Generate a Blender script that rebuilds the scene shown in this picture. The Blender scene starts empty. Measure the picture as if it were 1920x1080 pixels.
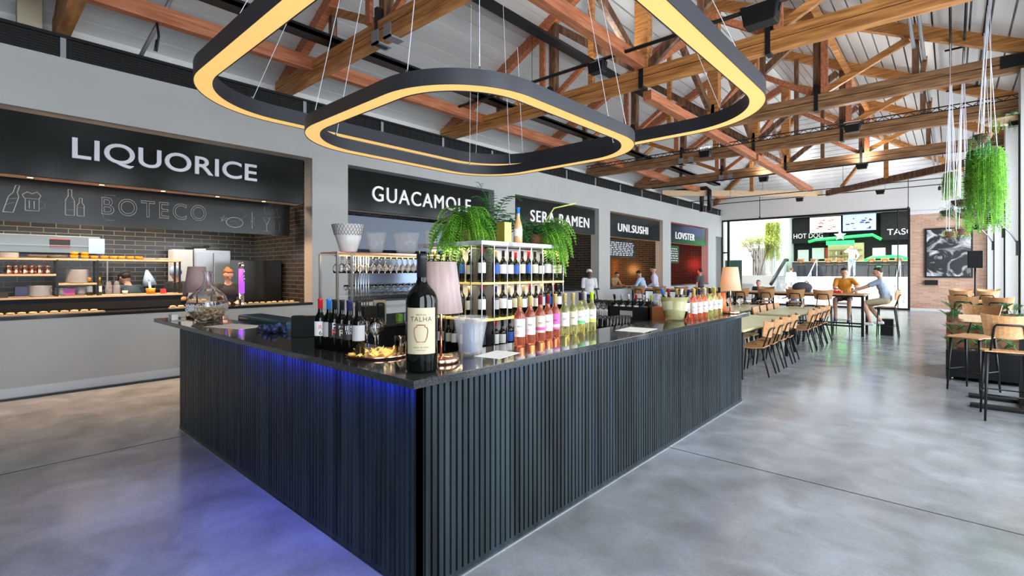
import bpy, math, random
from mathutils import Vector, Matrix, Euler
random.seed(7)
PI = math.pi
scene = bpy.context.scene
COL = scene.collection
# ---------------------------------------------------------------- camera, sky, light, exposure
TH = math.radians(41.76)
cam_data = bpy.data.cameras.new('camera'); cam = bpy.data.objects.new('camera', cam_data); COL.objects.link(cam)
cam.location = (0, 0, 1.62); cam.rotation_euler = (PI/2, 0, TH)
cam_data.sensor_width = 36; cam_data.lens = 36*924/1920; cam_data.shift_y = -31/1920; cam_data.clip_end = 300
scene.camera = cam
world = bpy.data.worlds.new('sky'); scene.world = world; world.use_nodes = True
bg = world.node_tree.nodes['Background']; bg.inputs[0].default_value = (0.80, 0.90, 1.0, 1); bg.inputs[1].default_value = 2.6
def light(name, kind, loc, energy, color=(1,1,1), size=None, rot=(0,0,0), **kw):
    d = bpy.data.lights.new(name, kind); d.energy = energy; d.color = color
    if kind == 'AREA':
        d.shape = 'RECTANGLE'; d.size, d.size_y = size
    for k, v in kw.items(): setattr(d, k, v)
    o = bpy.data.objects.new(name, d); COL.objects.link(o); o.location = loc; o.rotation_euler = rot; return o
light('sun', 'SUN', (0, 0, 30), 6, (1, .95, .87), rot=(math.radians(16), math.radians(-20), 0), angle=.02)
TRY = [.95, 4.05, 8.1, 11.6, 14.7, 18.2]                 # truss positions along the hall
WINS = [(-2.6, .4), (1.5, 3.6), (4.6, 7.6), (8.6, 11.1), (12.1, 14.2), (15.2, 17.7), (18.7, 21.2), (22.2, 25.6)]
for a, b in WINS:                                         # daylight entering by the tall side windows
    light('daylight_side', 'AREA', (1.32, (a+b)/2, 2.3), 105*(b-a)/2.5, (.86, .93, 1), size=(4.0, b-a), rot=(0, PI/2, 0))
scene.view_settings.view_transform = 'Standard'; scene.view_settings.look = 'None'
scene.view_settings.gamma = 1; scene.view_settings.use_curve_mapping = False; scene.view_settings.exposure = 0.48
# ---------------------------------------------------------------- materials
def mat(name, col, rough=.5, metal=0, emit=0, trans=0, ior=1.45, noise=None, bump=0, alpha=1, ecol=None, spec=None, coat=0):
    m = bpy.data.materials.new(name); m.use_nodes = True; nt = m.node_tree; p = nt.nodes['Principled BSDF']
    c = (*col, 1); p.inputs['Base Color'].default_value = c
    p.inputs['Roughness'].default_value = rough; p.inputs['Metallic'].default_value = metal
    p.inputs['IOR'].default_value = ior; p.inputs['Transmission Weight'].default_value = trans
    p.inputs['Coat Weight'].default_value = coat
    if spec is not None: p.inputs['Specular IOR Level'].default_value = spec
    if emit: p.inputs['Emission Color'].default_value = (*(ecol or col), 1); p.inputs['Emission Strength'].default_value = emit
    if alpha < 1: p.inputs['Alpha'].default_value = alpha
    if noise or bump:
        tc = nt.nodes.new('ShaderNodeTexCoord'); mp = nt.nodes.new('ShaderNodeMapping'); nz = nt.nodes.new('ShaderNodeTexNoise')
        col2, scale, st = noise if noise else (col, 20, (1, 1, 1))
        mp.inputs['Scale'].default_value = st; nz.inputs['Scale'].default_value = scale; nz.inputs['Detail'].default_value = 5
        nt.links.new(tc.outputs['Object'], mp.inputs[0]); nt.links.new(mp.outputs[0], nz.inputs['Vector'])
        rp = nt.nodes.new('ShaderNodeValToRGB'); rp.color_ramp.elements[0].position = .35; rp.color_ramp.elements[1].position = .68
        rp.color_ramp.elements[0].color = c; rp.color_ramp.elements[1].color = (*col2, 1)
        nt.links.new(nz.outputs['Fac'], rp.inputs[0]); nt.links.new(rp.outputs[0], p.inputs['Base Color'])
        if bump:
            b = nt.nodes.new('ShaderNodeBump'); b.inputs['Strength'].default_value = bump; b.inputs['Distance'].default_value = .01
            nt.links.new(nz.outputs['Fac'], b.inputs['Height']); nt.links.new(b.outputs[0], p.inputs['Normal'])
    return m
def brickmat(name, c1, c2, mortar, w, h, rough, axis='YZ', msize=.006, bump=.6):
    m = mat(name, c1, rough); nt = m.node_tree; p = nt.nodes['Principled BSDF']
    tc = nt.nodes.new('ShaderNodeTexCoord'); sp = nt.nodes.new('ShaderNodeSeparateXYZ'); cb = nt.nodes.new('ShaderNodeCombineXYZ')
    nt.links.new(tc.outputs['Object'], sp.inputs[0]); nt.links.new(sp.outputs[axis[0]], cb.inputs['X']); nt.links.new(sp.outputs[axis[1]], cb.inputs['Y'])
    b = nt.nodes.new('ShaderNodeTexBrick'); nt.links.new(cb.outputs[0], b.inputs['Vector'])
    b.inputs['Color1'].default_value = (*c1, 1); b.inputs['Color2'].default_value = (*c2, 1); b.inputs['Mortar'].default_value = (*mortar, 1)
    b.inputs['Scale'].default_value = 1; b.inputs['Brick Width'].default_value = w; b.inputs['Row Height'].default_value = h; b.inputs['Mortar Size'].default_value = msize
    nt.links.new(b.outputs['Color'], p.inputs['Base Color'])
    bp = nt.nodes.new('ShaderNodeBump'); bp.inputs['Strength'].default_value = bump; bp.inputs['Distance'].default_value = .004; bp.invert = True
    nt.links.new(b.outputs['Fac'], bp.inputs['Height']); nt.links.new(bp.outputs[0], p.inputs['Normal'])
    return m
def floormat():
    m = mat('polished_concrete', (.3, .31, .33), .16); nt = m.node_tree; p = nt.nodes['Principled BSDF']
    tc = nt.nodes.new('ShaderNodeTexCoord')
    def nz(scale, det, dist=0):
        n = nt.nodes.new('ShaderNodeTexNoise'); n.inputs['Scale'].default_value = scale; n.inputs['Detail'].default_value = det; n.inputs['Distortion'].default_value = dist
        nt.links.new(tc.outputs['Object'], n.inputs['Vector']); return n
    a = nz(.55, 6, .6); b = nz(3.0, 9, .5); c = nz(40, 4)
    def ramp(n, e):
        r = nt.nodes.new('ShaderNodeValToRGB'); r.color_ramp.elements[0].position = e[0][0]; r.color_ramp.elements[0].color = (*e[0][1], 1)
        r.color_ramp.elements[1].position = e[1][0]; r.color_ramp.elements[1].color = (*e[1][1], 1); nt.links.new(n.outputs['Fac'], r.inputs[0]); return r
    r1 = ramp(a, ((.3, (.19, .195, .2)), (.7, (.35, .38, .41)))); r2 = ramp(b, ((.3, (.72, .71, .69)), (.72, (1.12, 1.12, 1.14)))); r3 = ramp(c, ((.3, (.92,)*3), (.7, (1.04,)*3)))
    def mul(x, y):
        k = nt.nodes.new('ShaderNodeMixRGB'); k.blend_type = 'MULTIPLY'; k.inputs[0].default_value = 1; nt.links.new(x.outputs[0], k.inputs[1]); nt.links.new(y.outputs[0], k.inputs[2]); return k
    k = mul(mul(r1, r2), r3); nt.links.new(k.outputs[0], p.inputs['Base Color'])
    rr = nt.nodes.new('ShaderNodeMapRange'); rr.inputs['To Min'].default_value = .09; rr.inputs['To Max'].default_value = .3
    nt.links.new(b.outputs['Fac'], rr.inputs['Value']); nt.links.new(rr.outputs[0], p.inputs['Roughness'])
    return m
M = {}
M['floor'] = floormat()
M['wall'] = mat('grey_paint', (.47, .47, .455), .6, noise=((.5, .5, .485), 1.5, (1, 1, 1)))
M['white'] = mat('white_paint', (.78, .78, .76), .5)
M['plaster'] = mat('off_white_plaster', (.72, .71, .69), .7)
M['base'] = mat('pale_skirting', (.7, .7, .71), .4)
M['black'] = mat('black_gloss_laminate', (.012, .014, .014), .12)
M['sign'] = mat('black_sign_panel', (.005, .009, .008), .16, spec=.4)
M['board'] = mat('chalkboard', (.008, .01, .01), .25, spec=.4)
M['chalk'] = mat('chalk_line', (.62, .6, .56), .9)
M['letter'] = mat('white_acrylic_letter', (.74, .72, .78), .35)
M['letterlit'] = mat('lit_white_letter', (.9, .9, .92), .35, emit=.2)
M['slat'] = mat('black_stained_slat', (.005, .008, .010), .36, spec=.32, noise=((.022, .036, .044), 14, (1, 1, .05)))
M['slatback'] = mat('dark_backing', (.004, .004, .005), .7)
M['granite'] = mat('black_granite', (.018, .018, .019), .07, noise=((.05, .055, .055), 160, (1, 1, 1)))
M['counter'] = mat('dark_counter', (.02, .02, .02), .15)
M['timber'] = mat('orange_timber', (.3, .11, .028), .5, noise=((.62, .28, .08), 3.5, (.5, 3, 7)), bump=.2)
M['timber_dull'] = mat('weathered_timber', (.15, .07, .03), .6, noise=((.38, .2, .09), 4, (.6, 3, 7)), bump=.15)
M['timber2'] = mat('brown_timber', (.07, .035, .02), .6, noise=((.24, .12, .06), 5, (3, 3, .6)), bump=.15)
M['timber3'] = mat('red_timber', (.34, .10, .04), .55, noise=((.55, .21, .1), 4, (6, .5, 6)), bump=.1)
M['steel_black'] = mat('black_steel', (.01, .011, .012), .4, .2)
M['steel'] = mat('brushed_steel', (.55, .57, .6), .28, 1)
M['alu'] = mat('grey_metal', (.35, .36, .38), .45, .6)
M['chrome'] = mat('chrome', (.8, .82, .85), .08, 1)
M['copper'] = mat('copper', (.85, .48, .34), .2, 1)
M['brickdark'] = brickmat('dark_glazed_brick', (.022, .024, .026), (.035, .033, .03), (.16, .15, .13), .32, .085, .22)
M['brickdarkx'] = brickmat('dark_glazed_brick_side', (.03, .026, .022), (.05, .04, .03), (.16, .13, .1), .32, .085, .25, 'XZ')
M['brickred'] = brickmat('pale_red_brick', (.42, .23, .155), (.56, .36, .25), (.52, .42, .34), .25, .068, .8, 'XZ', .007)
M['ringbody'] = mat('anthracite_lamp_body', (.03, .033, .042), .38)
M['ringled'] = mat('warm_led_diffuser', (.5, .34, .12), .5, emit=.62, ecol=(1, .62, .2))
M['oak'] = mat('oak_plywood', (.46, .22, .085), .4, noise=((.6, .33, .15), 4, (8, 1, 8)))
M['oaktop'] = mat('pale_oak_top', (.5, .43, .2), .3, noise=((.6, .53, .28), 3, (9, .7, 9)))
M['shelfwood'] = mat('light_pine', (.62, .42, .24), .45, noise=((.7, .52, .32), 3, (8, 1, 8)))
M['redglow'] = mat('red_neon', (1, .02, .02), .5, emit=5, ecol=(1, .03, .02))
M['orangeglow'] = mat('amber_light_panel', (1, .3, .03), .5, emit=4, ecol=(1, .28, .03))
M['greenglow'] = mat('green_neon', (.02, .8, .1), .4, emit=.9, ecol=(.02, .85, .12))
M['blueled'] = mat('blue_led', (.1, .1, 1), .4, emit=9, ecol=(.05, .05, 1))
M['spot'] = mat('warm_spot_lens', (1, .8, .5), .4, emit=14, ecol=(1, .62, .28))
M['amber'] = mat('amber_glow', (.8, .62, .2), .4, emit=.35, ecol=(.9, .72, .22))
M['glass'] = mat('clear_glass', (.97, .98, 1), .02, trans=1, ior=1.45)
M['frost'] = mat('frosted_acrylic', (.36, .35, .40), .45)
M['bgl'] = mat('dark_bottle_glass', (.003, .004, .003), .05, spec=.5)
M['rose'] = mat('rose_wine', (1, .3, .17), .03, trans=.85, ior=1.2, coat=.6)
M['straw'] = mat('straw_wine', (.9, .85, .35), .03, trans=.88, ior=1.2, coat=.6)
M['oil'] = mat('olive_green_glass', (.06, .07, .01), .08)
M['paper'] = mat('paper', (.82, .81, .78), .7)
M['cream'] = mat('cream_label', (.47, .41, .28), .7)
M['ink'] = mat('ink', (.06, .04, .03), .7)
M['brownink'] = mat('brown_ink', (.25, .08, .04), .7)
for n, c in dict(cap_black=(.015, .015, .018), cap_red=(.62, .02, .03), cap_blue=(.02, .22, .62), cap_gold=(.55, .4, .14), cap_navy=(.02, .03, .1), cap_wine=(.22, .02, .03), cap_lime=(.55, .72, .03), cap_white=(.8, .8, .8), cap_silver=(.45, .45, .5), lab_white=(.8, .8, .78), lab_cream=(.68, .62, .48), lab_black=(.03, .03, .03), lab_blue=(.03, .1, .42), lab_grey=(.45, .45, .45), lab_magenta=(.62, .12, .42), lab_green=(.1, .55, .18), lab_red=(.55, .06, .05)).items():
    M[n] = mat(n, c, .35 if n[0] == 'c' else .6)
M['shade'] = mat('linen_shade', (.29, .22, .215), .8, noise=((.38, .31, .32), 40, (1, 1, .05)), emit=.1, ecol=(1, .62, .45))
M['shade_orange'] = mat('glowing_shade', (.6, .36, .25), .8, emit=.35, ecol=(1, .42, .15))
M['shade_mauve'] = mat('mauve_shade', (.4, .27, .27), .8)
M['leaf'] = mat('bright_leaf', (.13, .38, .03), .5, noise=((.26, .55, .06), 8, (1, 1, 1)))
M['leafdark'] = mat('deep_green_leaf', (.02, .12, .03), .35, noise=((.06, .25, .06), 7, (1, 1, 1)))
M['leafyel'] = mat('yellow_green_leaf', (.42, .52, .08), .5, noise=((.6, .65, .2), 8, (1, 1, 1)))
M['soil'] = mat('coconut_fibre', (.12, .07, .04), .95, noise=((.22, .14, .09), 60, (1, 1, 1)), bump=.8)
M['straws'] = mat('straw_fibre', (.6, .42, .2), .9)
M['rust'] = mat('rusty_steel', (.17, .07, .04), .8, noise=((.28, .12, .07), 8, (1, 1, 1)))
M['string'] = mat('white_cord', (.82, .84, .92), .7)
M['skin'] = mat('light_skin', (.62, .36, .25), .5)
M['skin2'] = mat('dark_skin', (.1, .05, .035), .5)
M['hair'] = mat('dark_hair', (.03, .018, .012), .6)
M['hairred'] = mat('auburn_hair', (.2, .075, .03), .7)
for n, c in dict(cl_black=(.02, .022, .028), cl_white=(.82, .82, .86), cl_blue=(.45, .6, .8), cl_lilac=(.6, .58, .75), cl_jeans=(.03, .06, .2), cl_grey=(.36, .42, .52), cl_orange=(.7, .3, .03), cl_khaki=(.42, .34, .22), cl_tan=(.45, .3, .16), cl_navy=(.03, .06, .14), cl_teal=(.03, .06, .08), cl_bright=(.1, .3, .7), cl_red=(.7, .05, .06), cl_dkgrey=(.08, .08, .09)).items():
    M[n] = mat(n, c, .8)
M['orangepl'] = mat('orange_ceramic', (.85, .3, .02), .35)
M['porc'] = mat('white_porcelain', (.75, .73, .72), .25)
M['bread'] = mat('browned_bread', (.75, .5, .22), .7, noise=((.85, .68, .42), 40, (1, 1, 1)))
M['cork'] = mat('wine_cork', (.62, .45, .24), .9, noise=((.75, .6, .38), 60, (1, 1, 1)))
M['fridge'] = mat('pale_grey_door', (.5, .53, .56), .3, .3)
M['smoky'] = mat('smoky_glass', (.02, .022, .028), .08, alpha=.6)
M['purple'] = mat('purple_lit_column', (.25, .05, .6), .3, emit=1.6, ecol=(.25, .05, 1))
M['screenw'] = mat('lit_menu_screen', (.8, .75, .6), .4, emit=.9, ecol=(.95, .9, .75), noise=((.9, .88, .8), 3, (1, 1, 1)))
M['screenb'] = mat('lit_blue_screen', (.3, .35, .9), .4, emit=.8, ecol=(.35, .42, .95))
M['pavement'] = mat('pale_paving', (.62, .62, .6), .6)
M['red'] = mat('red_plastic', (.75, .03, .05), .4)
M['clearpl'] = mat('clear_acrylic', (.8, .82, .88), .06, alpha=.2, spec=.9)
M['yliq'] = mat('pale_yellow_acrylic', (.7, .66, .32), .1, alpha=.38)
M['beige'] = mat('beige_enamel', (.42, .36, .27), .35)
M['soffit'] = mat('warm_soffit_board', (.75, .52, .4), .6)
M['tin'] = None
# ---------------------------------------------------------------- mesh helpers
class MB:
    def __init__(s): s.v = []; s.f = []; s.m = []; s.s = []
    def add(s, vs, fs, m=0, sm=False):
        o = len(s.v); s.v += [tuple(v) for v in vs]
        for f in fs: s.f.append([i+o for i in f]); s.m.append(m); s.s.append(sm)
    def box(s, x0, x1, y0, y1, z0, z1, m=0, T=None):
        vs = [Vector((x, y, z)) for z in (z0, z1) for y in (y0, y1) for x in (x0, x1)]
        if T: vs = [T @ v for v in vs]
        s.add(vs, [(0, 2, 3, 1), (4, 5, 7, 6), (0, 1, 5, 4), (2, 6, 7, 3), (0, 4, 6, 2), (1, 3, 7, 5)], m)
    def beam(s, p, q, w, h, m=0, up=(0, 0, 1)):
        p = Vector(p); q = Vector(q); d = (q-p).normalized(); u = Vector(up)
        if abs(d.dot(u)) > .99: u = Vector((1, 0, 0))
        a = d.cross(u).normalized()*w/2; b = a.cross(d).normalized()*h/2
        vs = [e+i*a+j*b for e in (p, q) for j in (-1, 1) for i in (-1, 1)]
        s.add(vs, [(0, 2, 3, 1), (4, 5, 7, 6), (0, 1, 5, 4), (2, 6, 7, 3), (0, 4, 6, 2), (1, 3, 7, 5)], m)
    def tube(s, pts, r, n=8, m=0, caps=True, closed=False, flat=1):
        pts = [Vector(p) for p in pts]; N = len(pts); rs = r if isinstance(r, (list, tuple)) else [r]*N
        vs = []; ref = None
        for i, p in enumerate(pts):
            if closed: d = pts[(i+1) % N]-pts[i-1]
            else: d = pts[min(i+1, N-1)]-pts[max(i-1, 0)]
            d.normalize()
            if ref is None: ref = Vector((0, 0, 1)) if abs(d.z) < .9 else Vector((1, 0, 0))
            a = d.cross(ref); a.normalize(); b = a.cross(d).normalized(); ref = b
            for k in range(n):
                t = 2*PI*k/n; vs.append(p+rs[i]*(math.cos(t)*a+math.sin(t)*flat*b))
        fs = [(i*n+k, i*n+(k+1) % n, ((i+1) % N)*n+(k+1) % n, ((i+1) % N)*n+k) for i in range(N if closed else N-1) for k in range(n)]
        if caps and not closed: fs += [tuple(range(n))[::-1], tuple((N-1)*n+k for k in range(n))]
        s.add(vs, fs, m, n > 4)
    def lathe(s, prof, c=(0, 0, 0), n=20, m=0, T=None, a0=0, a1=2*PI, sm=True):
        full = abs(a1-a0-2*PI) < 1e-6; K = n if full else n+1
        vs = []
        for r, z in prof:
            for k in range(K):
                t = a0+(a1-a0)*k/n; v = Vector((c[0]+r*math.cos(t), c[1]+r*math.sin(t), c[2]+z)); vs.append(T @ v if T else v)
        fs = [(i*K+k, i*K+(k+1) % K, (i+1)*K+(k+1) % K, (i+1)*K+k) for i in range(len(prof)-1) for k in range(K if full else n)]
        if full:
            if prof[0][0] > 1e-4: fs.append(tuple(range(K))[::-1])
            if prof[-1][0] > 1e-4: fs.append(tuple((len(prof)-1)*K+k for k in range(K)))
        s.add(vs, fs, m, sm)
    def prism(s, poly, z0, z1, m=0, T=None):
        n = len(poly); vs = [Vector((x, y, z0)) for x, y in poly]+[Vector((x, y, z1)) for x, y in poly]
        if T: vs = [T @ v for v in vs]
        s.add(vs, [tuple(range(n))[::-1], tuple(range(n, 2*n))]+[(i, (i+1) % n, n+(i+1) % n, n+i) for i in range(n)], m)
    def ell(s, c, r, R=None, m=0, n=12, k=8):
        vs = []; c = Vector(c)
        for i in range(k+1):
            t = PI*i/k
            for j in range(n):
                p = 2*PI*j/n; v = Vector((r[0]*math.sin(t)*math.cos(p), r[1]*math.sin(t)*math.sin(p), r[2]*math.cos(t)))
                vs.append(c+(R @ v if R else v))
        s.add(vs, [(i*n+j, (i+1)*n+j, (i+1)*n+(j+1) % n, i*n+(j+1) % n) for i in range(k) for j in range(n)], m, True)
    def cap(s, p, q, r1, r2, n=10, m=0):
        p = Vector(p); q = Vector(q); s.tube([p, p.lerp(q, .33), p.lerp(q, .66), q], [r1, r1+(r2-r1)*.33, r1+(r2-r1)*.66, r2], n, m)
        s.ell(p, (r1,)*3, None, m, n, 6); s.ell(q, (r2,)*3, None, m, n, 6)
    def leaf(s, p, d, L, W, m=0, up=(0, 0, 1), bend=.2):
        p = Vector(p); d = Vector(d).normalized(); u = Vector(up); a = d.cross(u)
        if a.length < .05: a = Vector((1, 0, 0))
        a.normalize(); n = a.cross(d)
        s.add([p, p+d*L*.45+a*W/2, p+d*L-n*L*bend, p+d*L*.45-a*W/2], [(0, 1, 2, 3)], m)
def obj(name, mb, mats, parent=None, loc=(0, 0, 0), rz=0):
    me = bpy.data.meshes.new(name); me.from_pydata(mb.v, [], mb.f)
    for m in (mats if isinstance(mats, (list, tuple)) else [mats]): me.materials.append(M[m] if isinstance(m, str) else m)
    me.polygons.foreach_set('material_index', mb.m); me.polygons.foreach_set('use_smooth', mb.s); me.update()
    o = bpy.data.objects.new(name, me); COL.objects.link(o); o.parent = parent; o.location = loc; o.rotation_euler = (0, 0, rz)
    return o
def bevel(o, w=.005, seg=2):
    b = o.modifiers.new('bevel', 'BEVEL'); b.width = w; b.segments = seg; b.limit_method = 'ANGLE'; return o
def tag(o, label, cat, group=None, kind=None):
    o['label'] = label; o['category'] = cat
    if group: o['group'] = group
    if kind: o['kind'] = kind
    return o
def thing(name, label, cat, loc=(0, 0, 0), rz=0, group=None):
    o = bpy.data.objects.new(name, None); COL.objects.link(o); o.location = loc; o.rotation_euler = (0, 0, rz); o.empty_display_size = .1
    return tag(o, label, cat, group)
def struct(name, mb, m): o = obj(name, mb, m); o['kind'] = 'structure'; return o
def dup(root, loc, rz=0, label=None, group=None, scale=None):
    def cp(o, par):
        c = o.copy(); COL.objects.link(c); c.parent = par
        for ch in o.children: cp(ch, c)
        return c
    r = cp(root, None); r.location = loc; r.rotation_euler = (0, 0, rz)
    if scale: r.scale = (scale,)*3 if not isinstance(scale, tuple) else scale
    if label: r['label'] = label
    if group: r['group'] = group
    return r
def pool(make):                      # the first placement moves the prototype itself, later ones copy it
    st = {}
    def place(loc, rz, label, group=None, scale=None):
        if 'o' not in st:
            o = st['o'] = make(); o.location = loc; o.rotation_euler = (0, 0, rz); o['label'] = label
            if group: o['group'] = group
            if scale: o.scale = scale if isinstance(scale, tuple) else (scale,)*3
            return o
        return dup(st['o'], loc, rz, label, group, scale or (1.0 if st['o'].scale[0] != 1 else None))
    return place
def quickbox(name, x0, x1, y0, y1, z0, z1, m, label, cat, w=.004, group=None):
    b = MB(); cx, cy = (x0+x1)/2, (y0+y1)/2; b.box(x0-cx, x1-cx, y0-cy, y1-cy, 0, z1-z0)
    return tag(bevel(obj(name, b, m, None, (cx, cy, z0)), w), label, cat, group)
def textmesh(body, width, height, depth=.01, outline=0, spacing=1.0, bold=0):
    cu = bpy.data.curves.new('t', 'FONT'); cu.body = body; cu.space_character = spacing; cu.offset = bold; cu.resolution_u = 6
    if outline: cu.fill_mode = 'NONE'; cu.bevel_depth = outline; cu.bevel_resolution = 0
    else: cu.extrude = depth/2
    o = bpy.data.objects.new('t', cu); COL.objects.link(o); bpy.context.view_layer.update()
    me = bpy.data.meshes.new_from_object(o.evaluated_get(bpy.context.evaluated_depsgraph_get()))
    bpy.data.objects.remove(o); bpy.data.curves.remove(cu)
    xs = [v.co.x for v in me.vertices]; ys = [v.co.y for v in me.vertices]; zs = [v.co.z for v in me.vertices]
    sx = width/(max(xs)-min(xs)); sy = height/(max(ys)-min(ys)) if height else sx; mx = (max(xs)+min(xs))/2; my = (max(ys)+min(ys))/2
    for v in me.vertices: v.co = ((v.co.x-mx)*sx, (v.co.y-my)*sy, v.co.z*(1 if not outline else sx*.3))
    return me
def text(name, body, width, height, m, loc, face='X', depth=.02, parent=None, outline=0, spacing=1.0, rz=None, bold=0):
    me = textmesh(body, width, height, depth, outline, spacing, bold); me.materials.clear(); me.materials.append(M[m])
    o = bpy.data.objects.new(name, me); COL.objects.link(o); o.parent = parent; o.location = loc
    o.rotation_euler = (PI/2, 0, PI/2 if face == 'X' else 0) if rz is None else (PI/2, 0, rz)
    return o
# ---------------------------------------------------------------- room shell
WX, FY, RX, RIDGE, BY = -8.93, 26.4, 1.15, -4.1, -3.0
ZE, SL = 5.15, .5                                        # eave height and roof slope
b = MB(); b.box(-14, 2.2, BY-.3, 28.4, -.2, 0); struct('floor', b, 'floor')
b = MB(); b.box(-5.653, -5.647, BY, 26.3, 0, .002); b.box(WX, RX, 4.347, 4.353, 0, .002); b.box(WX, RX, 14.0, 14.006, 0, .002)
struct('trim_1', b, 'slatback')
# left wall with five shop openings, one doorway
OPEN = [(-2.6, 4.39), (5.12, 9.3), (10.13, 14.43), (15.16, 19.38), (20.16, 24.46)]
b = MB(); y = BY
for a, c in OPEN:
    if a > y: b.box(WX-.32, WX, y, a, 0, 4.5)
    b.box(WX-.32, WX, a, c, 3.74, 4.5); b.box(WX-.32, WX, a, c, 0, 1.0); y = c
b.box(WX-.32, WX, y, 25.5, 0, 4.5); b.box(WX-.32, WX, 25.5, 26.4, 3.4, 4.5); b.box(WX-.3, WX-.25, 25.5, 26.4, 0, 3.4); b.box(WX-.32, WX, 26.4, 26.9, 0, 4.5)
struct('wall_left', b, 'wall')
b = MB(); b.box(WX, WX+.02, BY, 25.5, .02, .135); struct('baseboard_left', b, 'base')
b = MB(); b.box(WX, WX+.14, BY, 25.5, 0, .004); struct('trim_2', b, 'steel_black')
# perforated black duct along the top of the wall
b = MB(); b.box(WX-.12, WX-.08, BY, FY, 4.5, 4.80); b.box(WX-.14, WX-.02, BY, FY, 4.78, 4.82); b.box(WX-.14, WX-.04, BY, FY, 4.49, 4.51)
for k in range(150): b.box(WX-.082, WX-.07, BY+k*.19, BY+k*.19+.03, 4.52, 4.78)
for k in range(7): b.box(WX-.085, WX-.06, BY, FY, 4.53+k*.036, 4.54+k*.036)
for k in range(16): b.box(WX-.085, WX-.045, .9+k*1.67, .96+k*1.67, 4.5, 4.8, 1)
struct('trim_3', b, ['steel_black', 'alu'])
# roof over the shops, closing the space behind the wall
b = MB(); b.box(-13.5, WX-.3, BY, 26.4, 4.3, 4.34); struct('ceiling_2', b, 'wall')
b = MB(); b.box(-13.6, -13.5, BY, 27, 0, 6); struct('wall_back_left', b, 'white')
# far wall: plaster above the glass, brick panel on the right
b = MB(); b.box(-13.5, -1.32, FY, FY+.3, 4.25, 5.35); b.box(-1.32, 1.6, FY, FY+.3, 4.12, 5.35); struct('wall_far', b, 'plaster')
b = MB(); b.box(-1.30, 1.45, FY-.02, FY+.3, 0, 3.98); struct('wall_far_brick', b, 'brickred')
b = MB(); b.box(-1.30, 1.3, FY-.05, FY-.02, 0, .1); b.box(-1.3, -.1, FY-.03, FY, 3.98, 4.12); struct('trim_4', b, 'base')
# glazed screen with a dark frame
b = MB(); fr = []
b.box(-8.95, -1.3, FY-.03, FY+.07, 4.18, 4.27); b.box(-1.38, -1.30, FY-.04, FY+.07, 0, 4.27); b.box(-8.66, -8.55, FY-.03, FY+.07, 0, 4.2); b.box(-8.95, -8.88, FY-.03, FY+.07, 0, 4.2)
b.box(-8.95, -1.3, FY-.03, FY+.07, 0, .07); b.box(-1.72, -1.69, FY-.02, FY+.05, 0, 4.2); b.box(-8.95, -8.55, FY-.02, FY+.05, 2.55, 2.62)
struct('window_1', b, 'steel_black')
b = MB(); b.box(-1.69, -1.38, FY+.01, FY+.02, .07, 4.18); struct('window_2', b, 'glass')
# right wall: tall windows between projecting piers
b = MB(); y = BY
for a, c in WINS:
    b.box(RX, RX+.25, y, a, 0, 5.2); b.box(RX, RX+.25, a, c, 0, .12); b.box(RX, RX+.25, a, c, 4.55, 5.2); y = c
b.box(RX, RX+.25, y, FY+.3, 0, 5.2); struct('wall_right', b, 'white')
b = MB()
for a, c in WINS:
    for yy in (a+.02, c-.02): b.box(RX+.19, RX+.23, yy-.02, yy+.02, .12, 4.55)
    b.box(RX+.19, RX+.23, a, c, 2.3, 2.34)
struct('window_3', b, 'alu')
b = MB()
for Y in TRY[1:]+[21.7]: b.box(RX-.32, RX, Y-.2, Y+.2, 0, 4.9); b.box(RX-.335, RX-.32, Y-.03, Y+.03, 0, 4.2, 1)
struct('trim_5', b, ['wall', 'steel_black'])
b = MB(); b.box(-13.5, -8.8, BY-.25, BY, 0, 8); b.box(.8, 1.5, BY-.25, BY, 0, 8); b.box(-8.8, .8, BY-.25, BY, 0, 8); struct('wall_back', b, 'slatback')
# ribbed metal roof: two slopes and a hip over the far end
prof = []; W = RX+.25-RIDGE; t = 0; L = W
while t < L: prof += [(t, 0), (t+.205, 0), (t+.21, .11), (t+.228, .11), (t+.233, 0)]; t += .24
prof = [(p, q) for p, q in prof if p < L]+[(L, 0)]
M['tin'] = mat('white_galvanised_sheet', (.58, .58, .575), .34, .2, noise=((.74, .74, .735), 1.6, (1, .12, 1)))
b = MB()
zr = ZE-SL*.25+.12
for sgn in (1, -1):
    for (p0, q0), (p1, q1) in zip(prof, prof[1:]):
        if p1-p0 < 1e-6: continue
        vs = []
        for p, q in ((p0, q0), (p1, q1)):
            x = RIDGE+sgn*(W-p); z = zr+SL*p+q*1; ye = FY+.3-p
            vs += [(x, BY-.2, z), (x, ye, z)]
        b.add(vs, [(0, 1, 3, 2)])
for (p0, q0), (p1, q1) in zip(prof, prof[1:]):
    vs = []
    for p, q in ((p0, q0), (p1, q1)):
        z = zr+SL*p+q; vs += [(RIDGE-(W-p), FY+.3-p, z), (RIDGE+(W-p), FY+.3-p, z)]
    b.add(vs, [(0, 1, 3, 2)])
struct('ceiling', b, M['tin'])
b = MB(); b.box(RIDGE-W-.6, RIDGE-W, BY, FY+.3, 4.6, 5.3); struct('wall_eave', b, 'plaster')
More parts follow.
